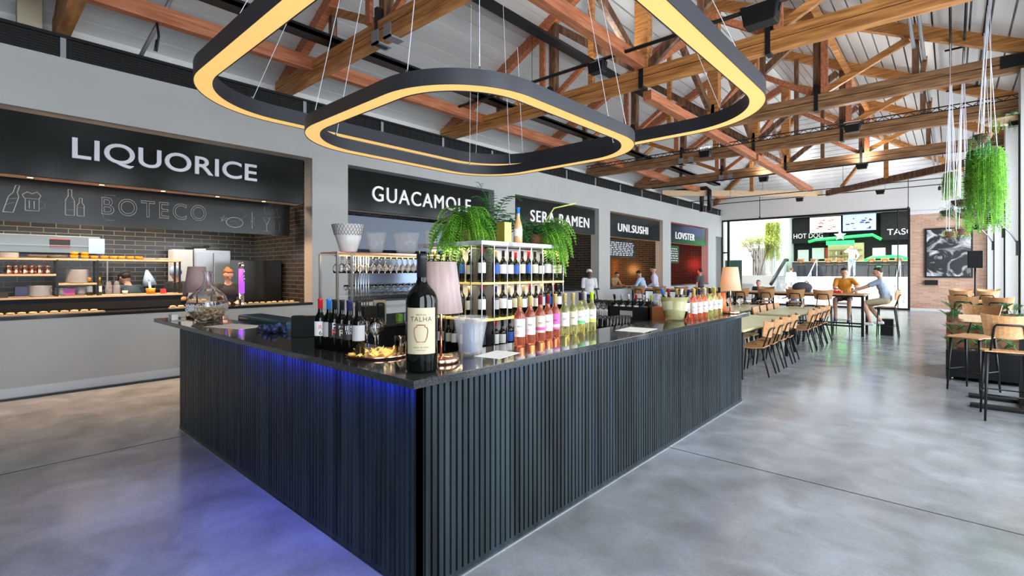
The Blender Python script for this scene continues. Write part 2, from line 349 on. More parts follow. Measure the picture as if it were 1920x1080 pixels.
# ---------------------------------------------------------------- timber trusses
def rz_(x): return ZE-.1+SL*(W-abs(x-RIDGE))             # underside height of the rafters
nth = ['nearest the camera, cut off at the top left', 'second from the camera, crossing above the ring lamps', 'third from the camera, beyond the big ring lamp', 'fourth from the camera, with a black steel end plate', 'fifth from the camera', 'farthest full one before the sloping roof end']
XL, XR = RIDGE-W+.05, RX
for i, Y in enumerate(TRY):
    t = thing('roof_truss', 'stained timber roof truss, '+nth[i], 'roof truss', (RIDGE, Y, 4.9), 0, 'timber roof trusses')
    def P(name, segs, m, t=t, Y=Y):
        q = MB()
        for p0, p1, w, h in segs: q.beam((p0[0]-RIDGE, p0[2], p0[1]-4.9), (p1[0]-RIDGE, p1[2], p1[1]-4.9), w, h, 0, (0, 1, 0))
        return obj(name, q, m, t)
    def P2(name, x0, z0, x1, z1, w, h, m, dy=0): return P(name, [((x0, z0, dy), (x1, z1, dy), h, w)], m)
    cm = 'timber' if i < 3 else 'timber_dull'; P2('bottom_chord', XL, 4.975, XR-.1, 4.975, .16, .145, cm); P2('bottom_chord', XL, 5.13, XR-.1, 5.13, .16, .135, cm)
    for s in (1, -1):
        P2('rafter', RIDGE+s*(W-.2), rz_(RIDGE+W-.2), RIDGE, rz_(RIDGE), .14, .24, 'timber' if s > 0 else 'timber3')
        P2('queen_post', RIDGE+s*2.05, 5.2, RIDGE+s*2.05, rz_(RIDGE+2.05)-.1, .16, .14, 'timber2', .09)
        P2('queen_post', RIDGE+s*2.2, 5.2, RIDGE+s*2.2, rz_(RIDGE+2.2)-.1, .06, .12, 'timber3', -.1)
        P2('outer_post', RIDGE+s*3.6, 5.2, RIDGE+s*3.6, rz_(RIDGE+3.6)-.1, .1, .1, 'timber2', .09)
        P2('strut', RIDGE+s*.12, 5.25, RIDGE+s*1.95, rz_(RIDGE+2.05)-.15, .1, .14, 'timber2', .0)
        P2('strut', RIDGE+s*2.15, 5.25, RIDGE+s*3.5, rz_(RIDGE+3.5)-.15, .08, .12, 'timber', .05)
        P2('iron_strap', RIDGE+s*2.05, 4.86, RIDGE+s*2.05, 5.4, .18, .07, 'steel_black', .0)
    P2('king_post', RIDGE, 5.2, RIDGE, rz_(RIDGE), .2, .24, 'timber' if i > 1 else 'timber2'); P2('iron_strap', RIDGE, 4.86, RIDGE, 5.45, .2, .08, 'steel_black')
    for x_ in (-1.05, 1.05):
        P2('web_post', RIDGE+x_, 5.2, RIDGE+x_, rz_(RIDGE+1.05)-.1, .09, .1, 'timber2' if x_ > 0 else 'timber', -.05); P2('tie_strut', RIDGE+x_*.95, 5.9, RIDGE+x_*1.9, 5.25, .08, .1, 'timber3', .1)
    if i == 3: P2('steel_plate', XR-.55, 5.08, XR-.05, 5.08, .19, .2, 'steel_black')
    for dx in (-2.05, -1.75):
        q = MB(); q.box(dx-.08, dx+.08, -.11, -.085, -.03, .16); q.box(dx-.08, dx+.08, -.11, .13, -.03, -.005); obj('clamp_bracket', q, 'alu', t)
# lengthwise beams and wind braces
def lone(name, segs, w, h, m, label, cat, group=None):
    p = Vector(segs[0][0]); q = MB()
    for a, c in segs: q.beam(Vector(a)-p, Vector(c)-p, w, h)
    o = obj(name, q, m, None, p); return tag(o, label, cat, group)
lone('tie_beam', [((RIDGE, .95, 5.3), (RIDGE, 8.0, 5.3))], .16, .2, 'timber3', 'reddish lengthwise timber beam lying on the nearest trusses under the ridge', 'beam', 'lengthwise roof beams')
lone('tie_beam', [((RIDGE, 8.25, 4.8), (RIDGE, 14.6, 4.8))], .16, .17, 'timber3', 'reddish lengthwise timber beam hung below the middle trusses under the ridge', 'beam', 'lengthwise roof beams')
lone('tie_beam', [((RIDGE, 14.8, 4.8), (RIDGE, 22, 4.8))], .16, .17, 'timber3', 'reddish lengthwise timber beam below the farthest trusses under the ridge', 'beam', 'lengthwise roof beams')
lone('purlin', [((-8.15, BY, 5.15), (-8.15, 24.5, 5.15))], .14, .22, 'timber3', 'long orange purlin running over the shop fronts', 'beam', 'lengthwise roof beams')
for x, nm in ((-6.3, 'left of the ridge'), (-1.9, 'right of the ridge')):
    lone('purlin', [((x, BY, rz_(x)-.2), (x, 22.5, rz_(x)-.2))], .1, .12, 'timber', 'slim timber purlin under the roof sheets, '+nm, 'beam', 'lengthwise roof beams')
for i, (a, c) in enumerate(zip(TRY, TRY[1:])):
    for s in (0, 1):
        z0, z1 = (5.35, 7.3) if s == 0 else (7.3, 5.35)
        lone('wind_brace', [((RIDGE+.06-.12*s, a+.15, z0), (RIDGE+.06-.12*s, c-.15, z1))], .09, .15, 'timber2' if s else 'timber3',
             'slanting brace under the ridge, %s away from camera, bay %s' % (('rising', 'falling')[s], ('one', 'two', 'three', 'four', 'five')[i]), 'brace', 'timber wind braces')
    for x, n2 in ((-7.7, 'over the shop side'), (-.4, 'over the window side')):
        lone('wind_brace', [((x, a+.1, 5.22), (x, a+1.2, rz_(x)-.1))], .08, .1, 'timber', 'short knee brace standing on the roof truss %s, bay %s' % (n2, ('one', 'two', 'three', 'four', 'five')[i]), 'brace', 'short knee braces')
# hip rafters and the stub trusses that run to the far corners
for s, n2 in ((1, 'right'), (-1, 'left')):
    lone('hip_rafter', [((RIDGE, FY+.3-W, rz_(RIDGE)), (RIDGE+s*(W-.2), FY+.1, rz_(RIDGE+W)+.05))], .12, .2, 'timber', 'hip rafter slanting down to the far %s corner' % n2, 'beam', 'hip rafters')
    lone('hip_chord', [((RIDGE+s*.1, 24.8, 4.98), (RIDGE+s*(W-.3), 20.1, 4.98))], .14, .24, 'timber2' if s > 0 else 'shelfwood', 'short diagonal chord beam under the hip roof on the %s' % n2, 'beam', 'hip chord beams')
    lone('wind_brace', [((RIDGE+s*.7, 24.2, 5.1), (RIDGE+s*1.7, 23.3, 6.2))], .08, .12, 'timber', 'single brace standing on the diagonal chord beam on the %s' % n2, 'brace', 'short knee braces')
    lone('hip_post', [((RIDGE+s*2.3, 22.6, 5.05), (RIDGE+s*2.3, 22.6, 6.5))], .14, .14, 'timber', 'square post standing on the diagonal chord beam on the %s' % n2, 'post', 'hip posts')
# ---------------------------------------------------------------- pipes, trays and flood lamps
def run(name, pts, r, m, label, cat, group=None, drops=()):
    p = Vector(pts[0]); q = MB(); q.tube([Vector(a)-p for a in pts], r, 6)
    for d in drops: q.tube([Vector(d)-p, Vector((d[0], d[1], d[2]+.9))-p], .006, 4)
    return tag(obj(name, q, m, None, p), label, cat, group)
run('conduit', [(-8.5, 7.3, 5.24), (1.0, 7.3, 5.24)], .03, 'steel_black', 'black conduit crossing the hall, carrying the two nearest flood lamps', 'conduit', 'roof conduits', [(-6, 7.3, 5.24), (-3, 7.3, 5.24), (-1, 7.3, 5.24)])
run('conduit', [(-8.7, 17.9, 4.84), (1.1, 17.9, 4.84)], .022, 'steel_black', 'thin dark conduit along the farthest full truss', 'conduit', 'roof conduits')
run('conduit', [(-8.7, 21.7, 4.72), (1.1, 21.7, 4.72)], .018, 'steel_black', 'thin dark conduit hanging in the hip end of the roof', 'conduit', 'roof conduits', [(-7, 21.7, 4.72), (-3, 21.7, 4.72)])
run('conduit', [(-8.7, 24.6, 4.9), (1.1, 24.6, 4.9)], .02, 'steel_black', 'thin dark conduit before the far plaster wall with small lamps', 'conduit', 'roof conduits', [(-6.5, 24.6, 4.9), (-2, 24.6, 4.9)])
run('conduit', [(-.52, BY, 5.72), (-.52, 25, 5.72)], .03, 'alu', 'grey metal conduit running down the hall near the windows, left of a pair', 'conduit', 'roof conduits')
run('conduit', [(-.40, BY, 5.72), (-.40, 25, 5.72)], .03, 'alu', 'grey metal conduit running down the hall near the windows, right of a pair', 'conduit', 'roof conduits')
q = MB(); q.box(-.12, .12, -14, 10.5, -.03, .03); q.box(-.12, -.1, -14, 10.5, -.03, .07); q.box(.1, .12, -14, 10.5, -.03, .07)
tag(obj('cable_tray', q, 'steel_black', None, (-7.45, 11, 5.3)), 'dark cable tray running over the shop fronts beside the orange purlin', 'cable tray')
q = MB(); q.box(-.1, .1, -14, 9.5, 0, .05)
tag(obj('cable_tray', q, 'steel_black', None, (-5.2, 11, 5.62)), 'dark cable tray running down the hall left of the ridge beam', 'cable tray')
q = MB()
for zz in (-.04, .04): q.beam((-3.4, 0, zz), (5.7, 0, zz), .02, .02)
for k in range(90): q.beam((-3.4+k*.101, 0, -.04 if k % 2 else .04), (-3.3+k*.101, 0, .04 if k % 2 else -.04), .012, .012)
tag(obj('lattice_rail', q, 'steel_black', None, (-4.7, 12.4, 4.7)), 'black lattice cable rail crossing the hall behind the fourth truss', 'cable rail')
def flood():
    t = thing('flood_lamp', '', 'lamp'); q = MB(); q.prism([(-.13, -.09), (.13, -.09), (.16, .09), (-.16, .09)], -.08, .08, 0, Matrix.Rotation(PI/2, 4, 'X'))
    bevel(obj('housing', q, 'steel_black', t), .01)
    q = MB(); q.box(-.12, .12, -.06, .06, .092, .1); obj('lens', q, 'white', t)
    q = MB(); q.tube([(-.15, 0, 0), (-.18, 0, .12), (.18, 0, .12), (.15, 0, 0)], .012, 5); obj('bracket', q, 'steel_black', t); return t
pl = pool(flood)
FL = [((-4.55, 7.3, 5.12), 1.0, 'black flood lamp on the nearest conduit, left of centre above the small ring lamp'), ((-1.95, 7.3, 5.12), 1.5, 'large black flood lamp hanging at the top right from the nearest conduit'),
      ((-1.55, 12.4, 4.6), .9, 'black flood lamp on the lattice cable rail, right one'), ((-4.6, 12.4, 4.55), .9, 'black flood lamp on the lattice cable rail, left one'),
      ((-2.0, 17.9, 4.75), .9, 'black flood lamp under the farthest full truss, right of centre'), ((-4.7, 17.9, 4.7), .9, 'black flood lamp under the farthest full truss, beside the hip chord'),
      ((-5.0, 24.6, 4.78), .9, 'small black flood lamp before the far plaster wall, left one'), ((-2.15, 24.6, 4.8), .9, 'small black flood lamp before the far plaster wall, right one')]
for p, s, lab in FL:
    pl(p, 0, lab, 'black flood lamps', s)
    light('flood_beam', 'AREA', (p[0], p[1], p[2]+.16*s), 16, (1, .97, .93), size=(.3, .2), rot=(PI, 0, 0))
def track():
    t = thing('track_spot', '', 'spot lamp'); q = MB(); q.tube([(0, 0, 0), (0, 0, -.06)], .012, 6); obj('stem', q, 'steel_black', t)
    q = MB(); q.lathe([(.02, .0), (.045, -.02), (.05, -.14), (.035, -.14)], (0, 0, -.05), 12, 0, Matrix.Rotation(.35, 4, 'X')); obj('lamp_head', q, 'steel_black', t); return t
pl = pool(track)
for k in range(3): pl((-.35+k*.16, 24.6, 4.88), 0, 'small black track spot over the brick wall, %s of three' % ('left', 'middle', 'right')[k], 'track spots')
for k, (x, y) in enumerate(((-7.0, 26.0), (-1.35, 26.1))):
    q = MB(); q.tube([(0, 0, 0), (0, 0, 1.35)], .015, 6); q.lathe([(.02, 0), (.04, -.03), (.04, -.1), (.0, -.11)], (0, 0, 0), 10)
    tag(obj('drop_rod', q, 'steel_black', None, (x, y, 4.3)), 'black drop rod hanging before the far wall on the %s' % ('left', 'right')[k], 'rod', 'drop rods')
for k, x in enumerate((-8.05, -7.72)):
    run('air_duct', [(x-1.2, 21.3, 5.2), (x-.12, 21.3, 5.2), (x, 21.3, 5.08), (x, 21.3, 4.2)], .09, 'steel_black', 'black bent duct pipe rising over the shop wall, %s of a pair' % ('left', 'right')[k], 'duct', 'bent duct pipes')
q = MB(); q.tube([(0, 0, 0), (.75, .35, 1.05)], .03, 6); tag(obj('steel_strut', q, 'alu', None, (WX-.2, 1.75, 4.7)), 'slanting grey steel strut rising from the perforated duct at the top left', 'strut')
q = MB(); q.tube([(0, 0, 0), (.02, .02, -.2), (-.02, 0, -.4), (.03, -.03, -.42), (0, 0, -.25)], .015, 5); tag(obj('cable_loop', q, 'steel_black', None, (-8.15, 1.8, 5.05)), 'loose loop of black cable under the orange purlin', 'cable')
q = MB(); q.box(-.13, .13, -.12, .12, 0, .8); tag(obj('timber_post', q, 'cream', None, (-9.3, .62, 4.6)), 'weathered pale timber post behind the perforated duct at the top left', 'post')
# ---------------------------------------------------------------- the two ring lamps
def rrect(x0, x1, y0, y1, r, n=28):
    pts = []
    for cx, cy, a in ((x1-r, y1-r, 0), (x0+r, y1-r, PI/2), (x0+r, y0+r, PI), (x1-r, y0+r, 1.5*PI)):
        pts += [(cx+r*math.cos(a+PI/2*k/n), cy+r*math.sin(a+PI/2*k/n)) for k in range(n+1)]
    return pts
def ring(lab, x0, x1, y0, y1, z, r, w, h, ztop):
    cx, cy = (x0+x1)/2, (y0+y1)/2; t = thing('ring_lamp', lab, 'pendant lamp', (cx, cy, z), 0, 'hanging ring lamps')
    o = [(a-cx, c-cy) for a, c in rrect(x0, x1, y0, y1, r)]; i = [(a-cx, c-cy) for a, c in rrect(x0+w, x1-w, y0+w, y1-w, r-w)]; n = len(o)
    q = MB(); vs = [(*p, z_) for z_ in (0, h) for p in o]+[(*p, z_) for z_ in (0, h) for p in i]
    q.add(vs, [(k, (k+1) % n, n+(k+1) % n, n+k) for k in range(n)]+[(2*n+k, 3*n+k, 3*n+(k+1) % n, 2*n+(k+1) % n) for k in range(n)], 0, True); q.add(vs, [(n+k, n+(k+1) % n, 3*n+(k+1) % n, 3*n+k) for k in range(n)])
    obj('lamp_body', q, 'ringbody', t)
    g = .006; o2 = [(a-cx, c-cy) for a, c in rrect(x0+g, x1-g, y0+g, y1-g, r-g)]; i2 = [(a-cx, c-cy) for a, c in rrect(x0+w-g, x1-w+g, y0+w-g, y1-w+g, r-w+g)]
    q = MB(); q.add([(*p, .006) for p in o2]+[(*p, .006) for p in i2], [(k, n+k, n+(k+1) % n, (k+1) % n) for k in range(n)]); obj('led_diffuser', q, 'ringled', t)
    q = MB(); q.add([(*p, 0) for p in o]+[(*p, 0) for p in o2], [(k, n+k, n+(k+1) % n, (k+1) % n) for k in range(n)]); q.add([(*p, 0) for p in i2]+[(*p, 0) for p in i], [(k, n+k, n+(k+1) % n, (k+1) % n) for k in range(n)]); obj('rim', q, 'ringbody', t)
    for k in range(7, n, n//8):
        p = ((o[k][0]+i[k][0])/2, (o[k][1]+i[k][1])/2); q = MB(); q.tube([(*p, h), (p[0]*.75, p[1]*.75, ztop-z)], .0035, 4); obj('hanging_cable', q, 'string', t)
        q = MB(); q.tube([(*p, h), (*p, h+.05)], .01, 5); obj('cable_clamp', q, 'chrome', t)
ring('smaller dark ring lamp with glowing yellow underside, hanging low over the bar', -5.27, -2.48, 2.2, 5.33, 3.0, .82, .15, .122, 5.2)
ring('larger dark ring lamp with glowing yellow underside, hanging above the smaller one', -6.4, -1.47, 1.48, 6.7, 3.5, 1.15, .17, .17, 5.2)
# ---------------------------------------------------------------- shops behind the left wall
BX = -11.7
b = MB(); b.box(BX-.2, BX, BY, 26.4, 0, 4.3); struct('wall_shops_back', b, 'brickdark')
b = MB()
for y0, y1 in ((4.42, 5.1), (9.32, 10.11), (14.45, 15.14), (19.4, 20.14), (24.48, 25.2)): b.box(BX, WX-.3, y0, y1, 0, 4.3)
struct('wall_shops_divide', b, 'brickdarkx')
b = MB(); b.box(BX, WX-.32, BY, 25.2, 3.95, 4.0); struct('ceiling_3', b, 'slatback')
names = ['LIQUORICE', 'GUACAMOLE', 'SERA RAMEN', 'UNI.SUSHI', 'LOVSTER']
TXT = [(1.02, 3.42, 3.29, .34), (5.7, 8.5, 3.25, .32), (10.85, 13.88, 3.22, .33), (15.8, 18.12, 3.22, .29), (20.76, 22.86, 3.2, .3)]
for (a, c), nm, (t0, t1, tz, th) in zip(OPEN, names, TXT):
    t = thing('shop_sign', 'black shop sign panel with white letters reading '+nm, 'sign', (WX-.07, (a+c)/2, 2.87), 0, 'shop signs'); hw = (c-a)/2-.02
    q = MB(); q.box(-.05, 0, -hw, hw-.12, 0, .82); bevel(obj('sign_panel', q, 'sign', t), .006)
    q = MB(); q.box(-.3, -.05, -hw, hw-.12, 0, .03); obj('soffit', q, 'soffit', t)
    text('lettering', nm, t1-t0, th, 'letter' if nm == 'LIQUORICE' else 'letterlit', (.02, (t0+t1)/2-(a+c)/2, tz-2.87), 'X', .035, t, spacing=1.02 if nm == 'LIQUORICE' else 1.14, bold=.012 if nm == 'LIQUORICE' else 0)
    q = MB(); q.box(WX-.34, WX+.03, a, c, 1.0, 1.045); o = obj('shop_counter', q, 'counter'); bevel(o, .004); tag(o, 'black shop counter slab in the opening under the %s sign' % nm, 'counter', 'shop counters')
def downl():
    t = thing('downlight', '', 'light'); q = MB(); q.lathe([(.03, -.002), (.045, -.004), (.05, 0)], n=14); obj('trim_ring', q, 'chrome', t)
    q = MB(); q.lathe([(0, -.001), (.03, -.002)], n=14); obj('lens', q, 'spot', t); return t
pl = pool(downl)
for k, y in enumerate((-.2, .62, 1.36, 2.1, 2.86, 3.6)):
    pl((-9.14, y, 2.868), 0, 'small recessed downlight in the soffit under the LIQUORICE sign, %s from the right' % ('sixth', 'fifth', 'fourth', 'third', 'second', 'first')[k], 'downlights under the LIQUORICE sign')
    if k > 0: light('downlight_beam', 'SPOT', (-9.14, y, 2.85), 95, (1, .6, .32), spot_size=2.0, spot_blend=.7, shadow_soft_size=.03)
for (a, c), e, col in zip(OPEN, (110, 16, 16, 34, 14), ((1, .78, .55), (.6, .75, 1), (1, .85, .7), (1, .62, .35), (1, .3, .2))):
    light('shop_light', 'AREA', (-10.5, (a+c)/2+.4, 3.7), e, col, size=(1.0, 3.0), rot=(0, 0, 0))
for y in (1.5, 2.0, 2.5): light('wall_washer', 'SPOT', (-11.5, y, 2.75), 9, (1, .6, .28), spot_size=1.3, spot_blend=.8, rot=(0, .0, 0), shadow_soft_size=.02)
light('white_kitchen_light', 'AREA', (-11.0, 2.4, 2.6), 9, (.85, .95, 1), size=(.4, 2.6))
# ---- LIQUORICE kitchen
t = thing('chalkboard_banner', 'long hanging chalkboard with chalk lettering BOTECO and drawn bottles', 'chalkboard', (-9.72, 1.6, 2.32))
q = MB(); q.box(-.02, 0, -3.4, 2.72, 0, .62); obj('board_panel', q, 'board', t)
text('chalk_lettering', 'BOTECO', 1.42, .27, 'chalk', (.012, .55, .31), 'X', parent=t, outline=.012, spacing=1.25)
def chalk(name, lines, oy, oz):
    q = MB()
    for l in lines: q.tube([(.006, y+oy, z+oz) for y, z in l], .0045, 4, flat=.5)
    obj(name, q, 'chalk', t)
bot = [(-.05, 0), (-.05, .22), (-.02, .28), (-.02, .38), (.02, .38), (.02, .28), (.05, .22), (.05, 0), (-.05, 0)]
chalk('chalk_bottle', [[(y+z*.25, z) for y, z in bot], [(-.03, .1), (.06, .14)], [(-.02, .18), (.09, .2)]], -1.16, .12)
mug = [[(-.09, .0), (-.09, .17), (.05, .17), (.05, .0), (-.09, 0)], [(.05, .14), (.11, .12), (.11, .05), (.05, .03)], [(-.1, .17), (-.12, .22), (-.07, .26), (-.02, .24), (.03, .27), (.07, .22), (.05, .17)], [(-.05, .03), (-.05, .14)], [(0, .03), (0, .14)]]
chalk('chalk_mug', mug, -.9, .16)
chalk('chalk_bottle', [bot, [(y*.8+.12, z*.7) for y, z in bot], [(-.05, .08), (.05, .08)], [(.08, .12), (.16, .12)], [(-.05, .2), (.05, .2)]], -.52, .13)
chalk('chalk_frame', [[(.12, .45), (0, .45), (-.04, .4), (-.04, .1), (.0, .06), (.1, .06)]], -.1, .03)
chalk('chalk_star', [[(0, 0), (.04, .1), (.08, 0), (-.02, .06), (.1, .06), (0, 0)]], 1.5, .2)
chalk('chalk_bowl', [[(.14*math.cos(a*.4), .09+.09*math.sin(a*.4)) for a in range(17)], [(.08, .12), (.22, .28)], [(-.06, .1), (0, .12), (.05, .08)]], 1.72, .1)
chalk('chalk_skewer', [[(0, 0), (0, .3)], [(-.03, .04), (.03, .04), (.03, .22), (-.03, .22), (-.03, .04)], [(-.03, .13), (.03, .13)]], 2.02, .1)
chalk('chalk_glasses', [[(0, 0), (.12, 0)], [(.06, 0), (.06, .12), (.0, .26), (.12, .26), (.06, .12)], [(.2, .02), (.3, .02), (.3, .2), (.2, .2), (.2, .02)], [(.02, .32), (.1, .32), (.1, .46), (.02, .46), (.02, .32)], [(.2, .28), (.3, .28), (.25, .38), (.25, .48)]], 2.22, .06)
# pass shelving on the kitchen side
t = thing('kitchen_shelving', 'black steel shelving with pale wooden shelves behind the LIQUORICE counter', 'shelf', (-9.6, 1.4, 0))
def sh(name, y0, y1, z, d=.32, m='shelfwood'): q = MB(); q.box(-d, 0, y0-1.4, y1-1.4, z-.03, z); bevel(obj(name, q, m, t), .003)
sh('shelf', -1.2, 2.48, 1.81); sh('shelf', -.2, .93, 1.585); sh('shelf', .94, 1.38, 1.45); sh('shelf', -1.2, 2.48, 1.26, .42)
q = MB(); q.box(-.3, -.02, -2.6, 1.06, 1.045, 1.23); obj('cladding', q, 'slatback', t)
for y in (-.2, .93, 1.38, 2.44):
    q = MB(); q.box(-.03, -.0, y-1.41, y-1.385, 1.26, 1.79); q.box(-.31, -.28, y-1.41, y-1.385, 1.26, 1.79); obj('upright', q, 'steel_black', t)
q = MB(); q.box(-.42, -.1, -2.6, 1.06, 0, 1.22); obj('base_cabinet', q, 'slatback', t)
def lathe_thing(name, cat, prof, m, n=16): 
    def f(): q = MB(); q.lathe(prof, n=n); o = obj(name, q, m); o['category'] = cat; return o
    return f
pl = pool(lathe_thing('ramekin', 'bowl', [(0, .0), (.035, 0), (.052, .05), (.047, .05), (.032, .01), (0, .01)], 'orangepl'))
for k, y in enumerate((1.36, 1.48, 1.59, 1.69, 1.8, 1.91)): pl((-9.72, y, 1.81), 0, 'orange ceramic ramekin on the top kitchen shelf, %s of the low row' % ('first', 'second', 'third', 'fourth', 'fifth', 'last')[k], 'orange ramekins on the top kitchen shelf')
for k, y in enumerate((1.13, 1.25)): pl((-9.72, y, 1.86), 0, 'orange ramekin raised on another on the top kitchen shelf, %s one' % ('left', 'right')[k], 'orange ramekins on the top kitchen shelf'); pl((-9.72, y, 1.81), 0, 'orange ramekin under another on the top kitchen shelf, %s one' % ('left', 'right')[k], 'orange ramekins on the top kitchen shelf')
pl = pool(lathe_thing('cast_pan', 'pan', [(0, 0), (.1, 0), (.11, .05), (.1, .05), (.09, .01), (0, .01)], 'cl_dkgrey'))
for k, y in enumerate((.74, .95)): pl((-9.76, y, 1.81), 0, 'dark round pan on the top kitchen shelf, %s of two' % ('left', 'right')[k], 'dark pans')
pl = pool(lathe_thing('serving_plate', 'plate', [(0, 0), (.06, 0), (.1, .012), (.1, .016), (.06, .006), (0, .006)], 'porc'))
for y, n in ((.45, 5), (.2, 5), (2.06, 2), (2.24, 2)):
    for k in range(n): pl((-9.76, y, 1.81+k*.014), 0, 'white serving plate in the stack at %s, %s' % ({.45: 'the left of the top kitchen shelf', .2: 'the far left of the top kitchen shelf', 2.06: 'the right of the top kitchen shelf', 2.24: 'the right end of the top kitchen shelf'}[y], ('bottom', 'second', 'third', 'fourth', 'fifth')[k]), 'plates on the top kitchen shelf')
pl = pool(lathe_thing('dinner_plate', 'plate', [(0, 0), (.08, 0), (.135, .014), (.135, .018), (.08, .007), (0, .007)], 'porc', 20))
for k in range(14): pl((-9.77, 1.17, 1.45+k*.014), 0, 'white dinner plate in the tall stack, %d from the bottom' % (k+1), 'tall stack of dinner plates')
for k in range(12): pl((-9.77, .76, 1.26+k*.0125), 0, 'grey-lit dinner plate in the lower shelf stack, %d from the bottom' % (k+1), 'lower stack of dinner plates')
def jar():
    t = thing('spice_jar', '', 'jar'); q = MB(); q.lathe([(0, 0), (.04, 0), (.042, .01), (.042, .09), (.034, .1)], n=14); obj('jar_glass', q, 'copper', t)
    q = MB(); q.lathe([(.038, .1), (.038, .12), (.01, .13), (.012, .145), (0, .148)], n=14); obj('lid', q, 'chrome', t); return t
pl = pool(jar)
for k, y in enumerate((.44, .52, .6, .68, .75, .84)): pl((-9.72-.05*(k % 2), y, 1.585), 0, 'small glass spice jar with steel lid on the middle kitchen shelf, %s from the left' % ('first', 'second', 'third', 'fourth', 'fifth', 'sixth')[k], 'spice jars')
def prof_bottle(H=.31, R=.0375): return [(0, .004), (R*.85, 0), (R, .008), (R, H*.58), (R*.93, H*.63), (R*.6, H*.69), (R*.4, H*.74), (R*.37, H*.97), (R*.42, H*.975), (R*.42, H)]
def oilb():
    t = thing('olive_oil_bottle', '', 'bottle'); q = MB(); q.lathe(prof_bottle(.27, .036)); obj('glass_body', q, 'oil', t)
    q = MB(); q.lathe([(.018, .215), (.019, .27), (0, .272)]); obj('cap', q, 'orangepl', t)
    q = MB(); q.lathe([(.0368, .05), (.0368, .14)], a0=-1.3, a1=1.3, n=12); obj('label', q, 'lab_white', t); return t
pl = pool(oilb)
for k, y in enumerate((1.30, 1.41)): pl((-9.68, y, 1.26), -.35, 'green olive oil bottle with orange cap on the pass shelf, %s of two' % ('left', 'right')[k], 'olive oil bottles')
pl = pool(lathe_thing('preserving_jar', 'jar', [(0, 0), (.04, 0), (.045, .02), (.045, .14), (.03, .16), (.035, .17), (.03, .2), (0, .21)], 'clearpl'))
pl((-9.72, 1.53, 1.26), 0, 'clear preserving jar beside the olive oil bottles', 'clear jars'); pl((-9.74, 1.63, 1.26), 0, 'clear preserving jar right of another, near the small cup', 'clear jars')
pl = pool(lathe_thing('mixing_bowl', 'bowl', [(0, 0), (.04, 0), (.075, .06), (.07, .06), (.035, .01), (0, .01)], 'clearpl'))
for k, y in enumerate((.98, 1.2)):
    for j in range(3): pl((-9.7, y, 1.26+j*.03), 0, 'clear glass bowl under the plate stack, %s pile, %s' % (('left', 'right')[k], ('bottom', 'middle', 'top')[j]), 'clear glass bowls')
tag(obj('small_cup', (lambda q: (q.lathe([(0, 0), (.028, 0), (.04, .06), (.036, .06), (.025, .01), (0, .01)]), q)[1])(MB()), 'porc', None, (-9.66, 1.72, 1.26)), 'small white cup on the pass shelf before the cook in a black cap', 'cup')
t = thing('orange_container', 'orange tub with a white brush standing in it on the pass shelf', 'container', (-9.7, 2.06, 1.26))
q = MB(); q.lathe([(0, 0), (.055, 0), (.065, .09), (.06, .09), (.05, .01), (0, .01)]); obj('tub', q, 'orangepl', t)
q = MB(); q.beam((0, 0, .02), (.0, -.02, .2), .035, .02); q.tube([(0, -.02, .2), (0, -.03, .27)], .008, 6); obj('brush', q, 'cl_blue', t)
quickbox('red_packet', -9.75, -9.69, 2.2, 2.27, 1.26, 1.33, 'red', 'small red packet near the right end of the pass shelf', 'packet')
quickbox('pink_packet', -9.7, -9.64, 1.0, 1.13, 1.28, 1.37, 'lab_magenta', 'pink labelled packet among the glass bowls', 'packet')
quickbox('black_tin', -9.75, -9.62, .5, .63, 1.28, 1.41, 'cap_navy', 'black tin with purple label on the pass shelf left of the plates', 'tin'); quickbox('black_tin', -9.75, -9.64, .34, .44, 1.26, 1.34, 'lab_black', 'low black tin at the left end of the pass shelf', 'tin')
# wooden trays with bread along the counter
for y, n, nm in ((.78, 11, 'left end'), (2.45, 5, 'middle'), (3.7, 9, 'right end')):
    w = n*.055; q = MB(); q.box(-.07, .07, -w, w, 0, .012); tag(obj('serving_board', q, 'shelfwood', None, (-9.11, y, 1.046)), 'wooden serving board with appetisers at the %s of the LIQUORICE counter' % nm, 'board', 'serving boards')
    for k in range(n):
        q = MB(); q.ell((0, 0, .014), (.04, .045, .016), n=8, k=5); tag(obj('bread_roll', q, 'bread', None, (-9.11+random.uniform(-.02, .02), y-w+.05+k*.11*.95, 1.058)), 'flat bread roll, number %d from the left, on the %s serving board' % (k+1, nm), 'bread', 'bread rolls on the counter')
# back of the kitchen
t = thing('extractor_hood', 'brushed steel extractor hood on the kitchen back wall with a dark label', 'hood', (-11.3, .4, 1.93))
q = MB(); q.box(-.38, 0, -1.8, 1.26, 0, .3); bevel(obj('hood_body', q, mat('dull_steel', (.2, .23, .24), .35, .5), t), .01); q = MB(); q.box(-.01, .012, -1.8, 1.26, .12, .135); obj('seam', q, 'alu', t)
q = MB(); q.box(0, .01, .6, .86, .1, .24); obj('label_plate', q, 'lab_black', t); q = MB(); q.box(.01, .014, .6, .86, .1, .11); q.box(.01, .014, .6, .86, .23, .24); obj('label_border', q, 'red', t)
quickbox('wall_notice', -11.32, -11.28, 1.5, 1.72, 1.93, 2.2, 'cl_blue', 'pale blue notice sheet at the right end of the extractor hood', 'notice')
t = thing('refrigerator', 'pale steel two-door refrigerator with clutter on top, behind the mauve lamp', 'refrigerator', (-11.2, 3.25, 0))
q = MB(); q.box(-.45, .0, -.15, .5, 0, 2.05); bevel(obj('cabinet', q, 'fridge', t), .01)
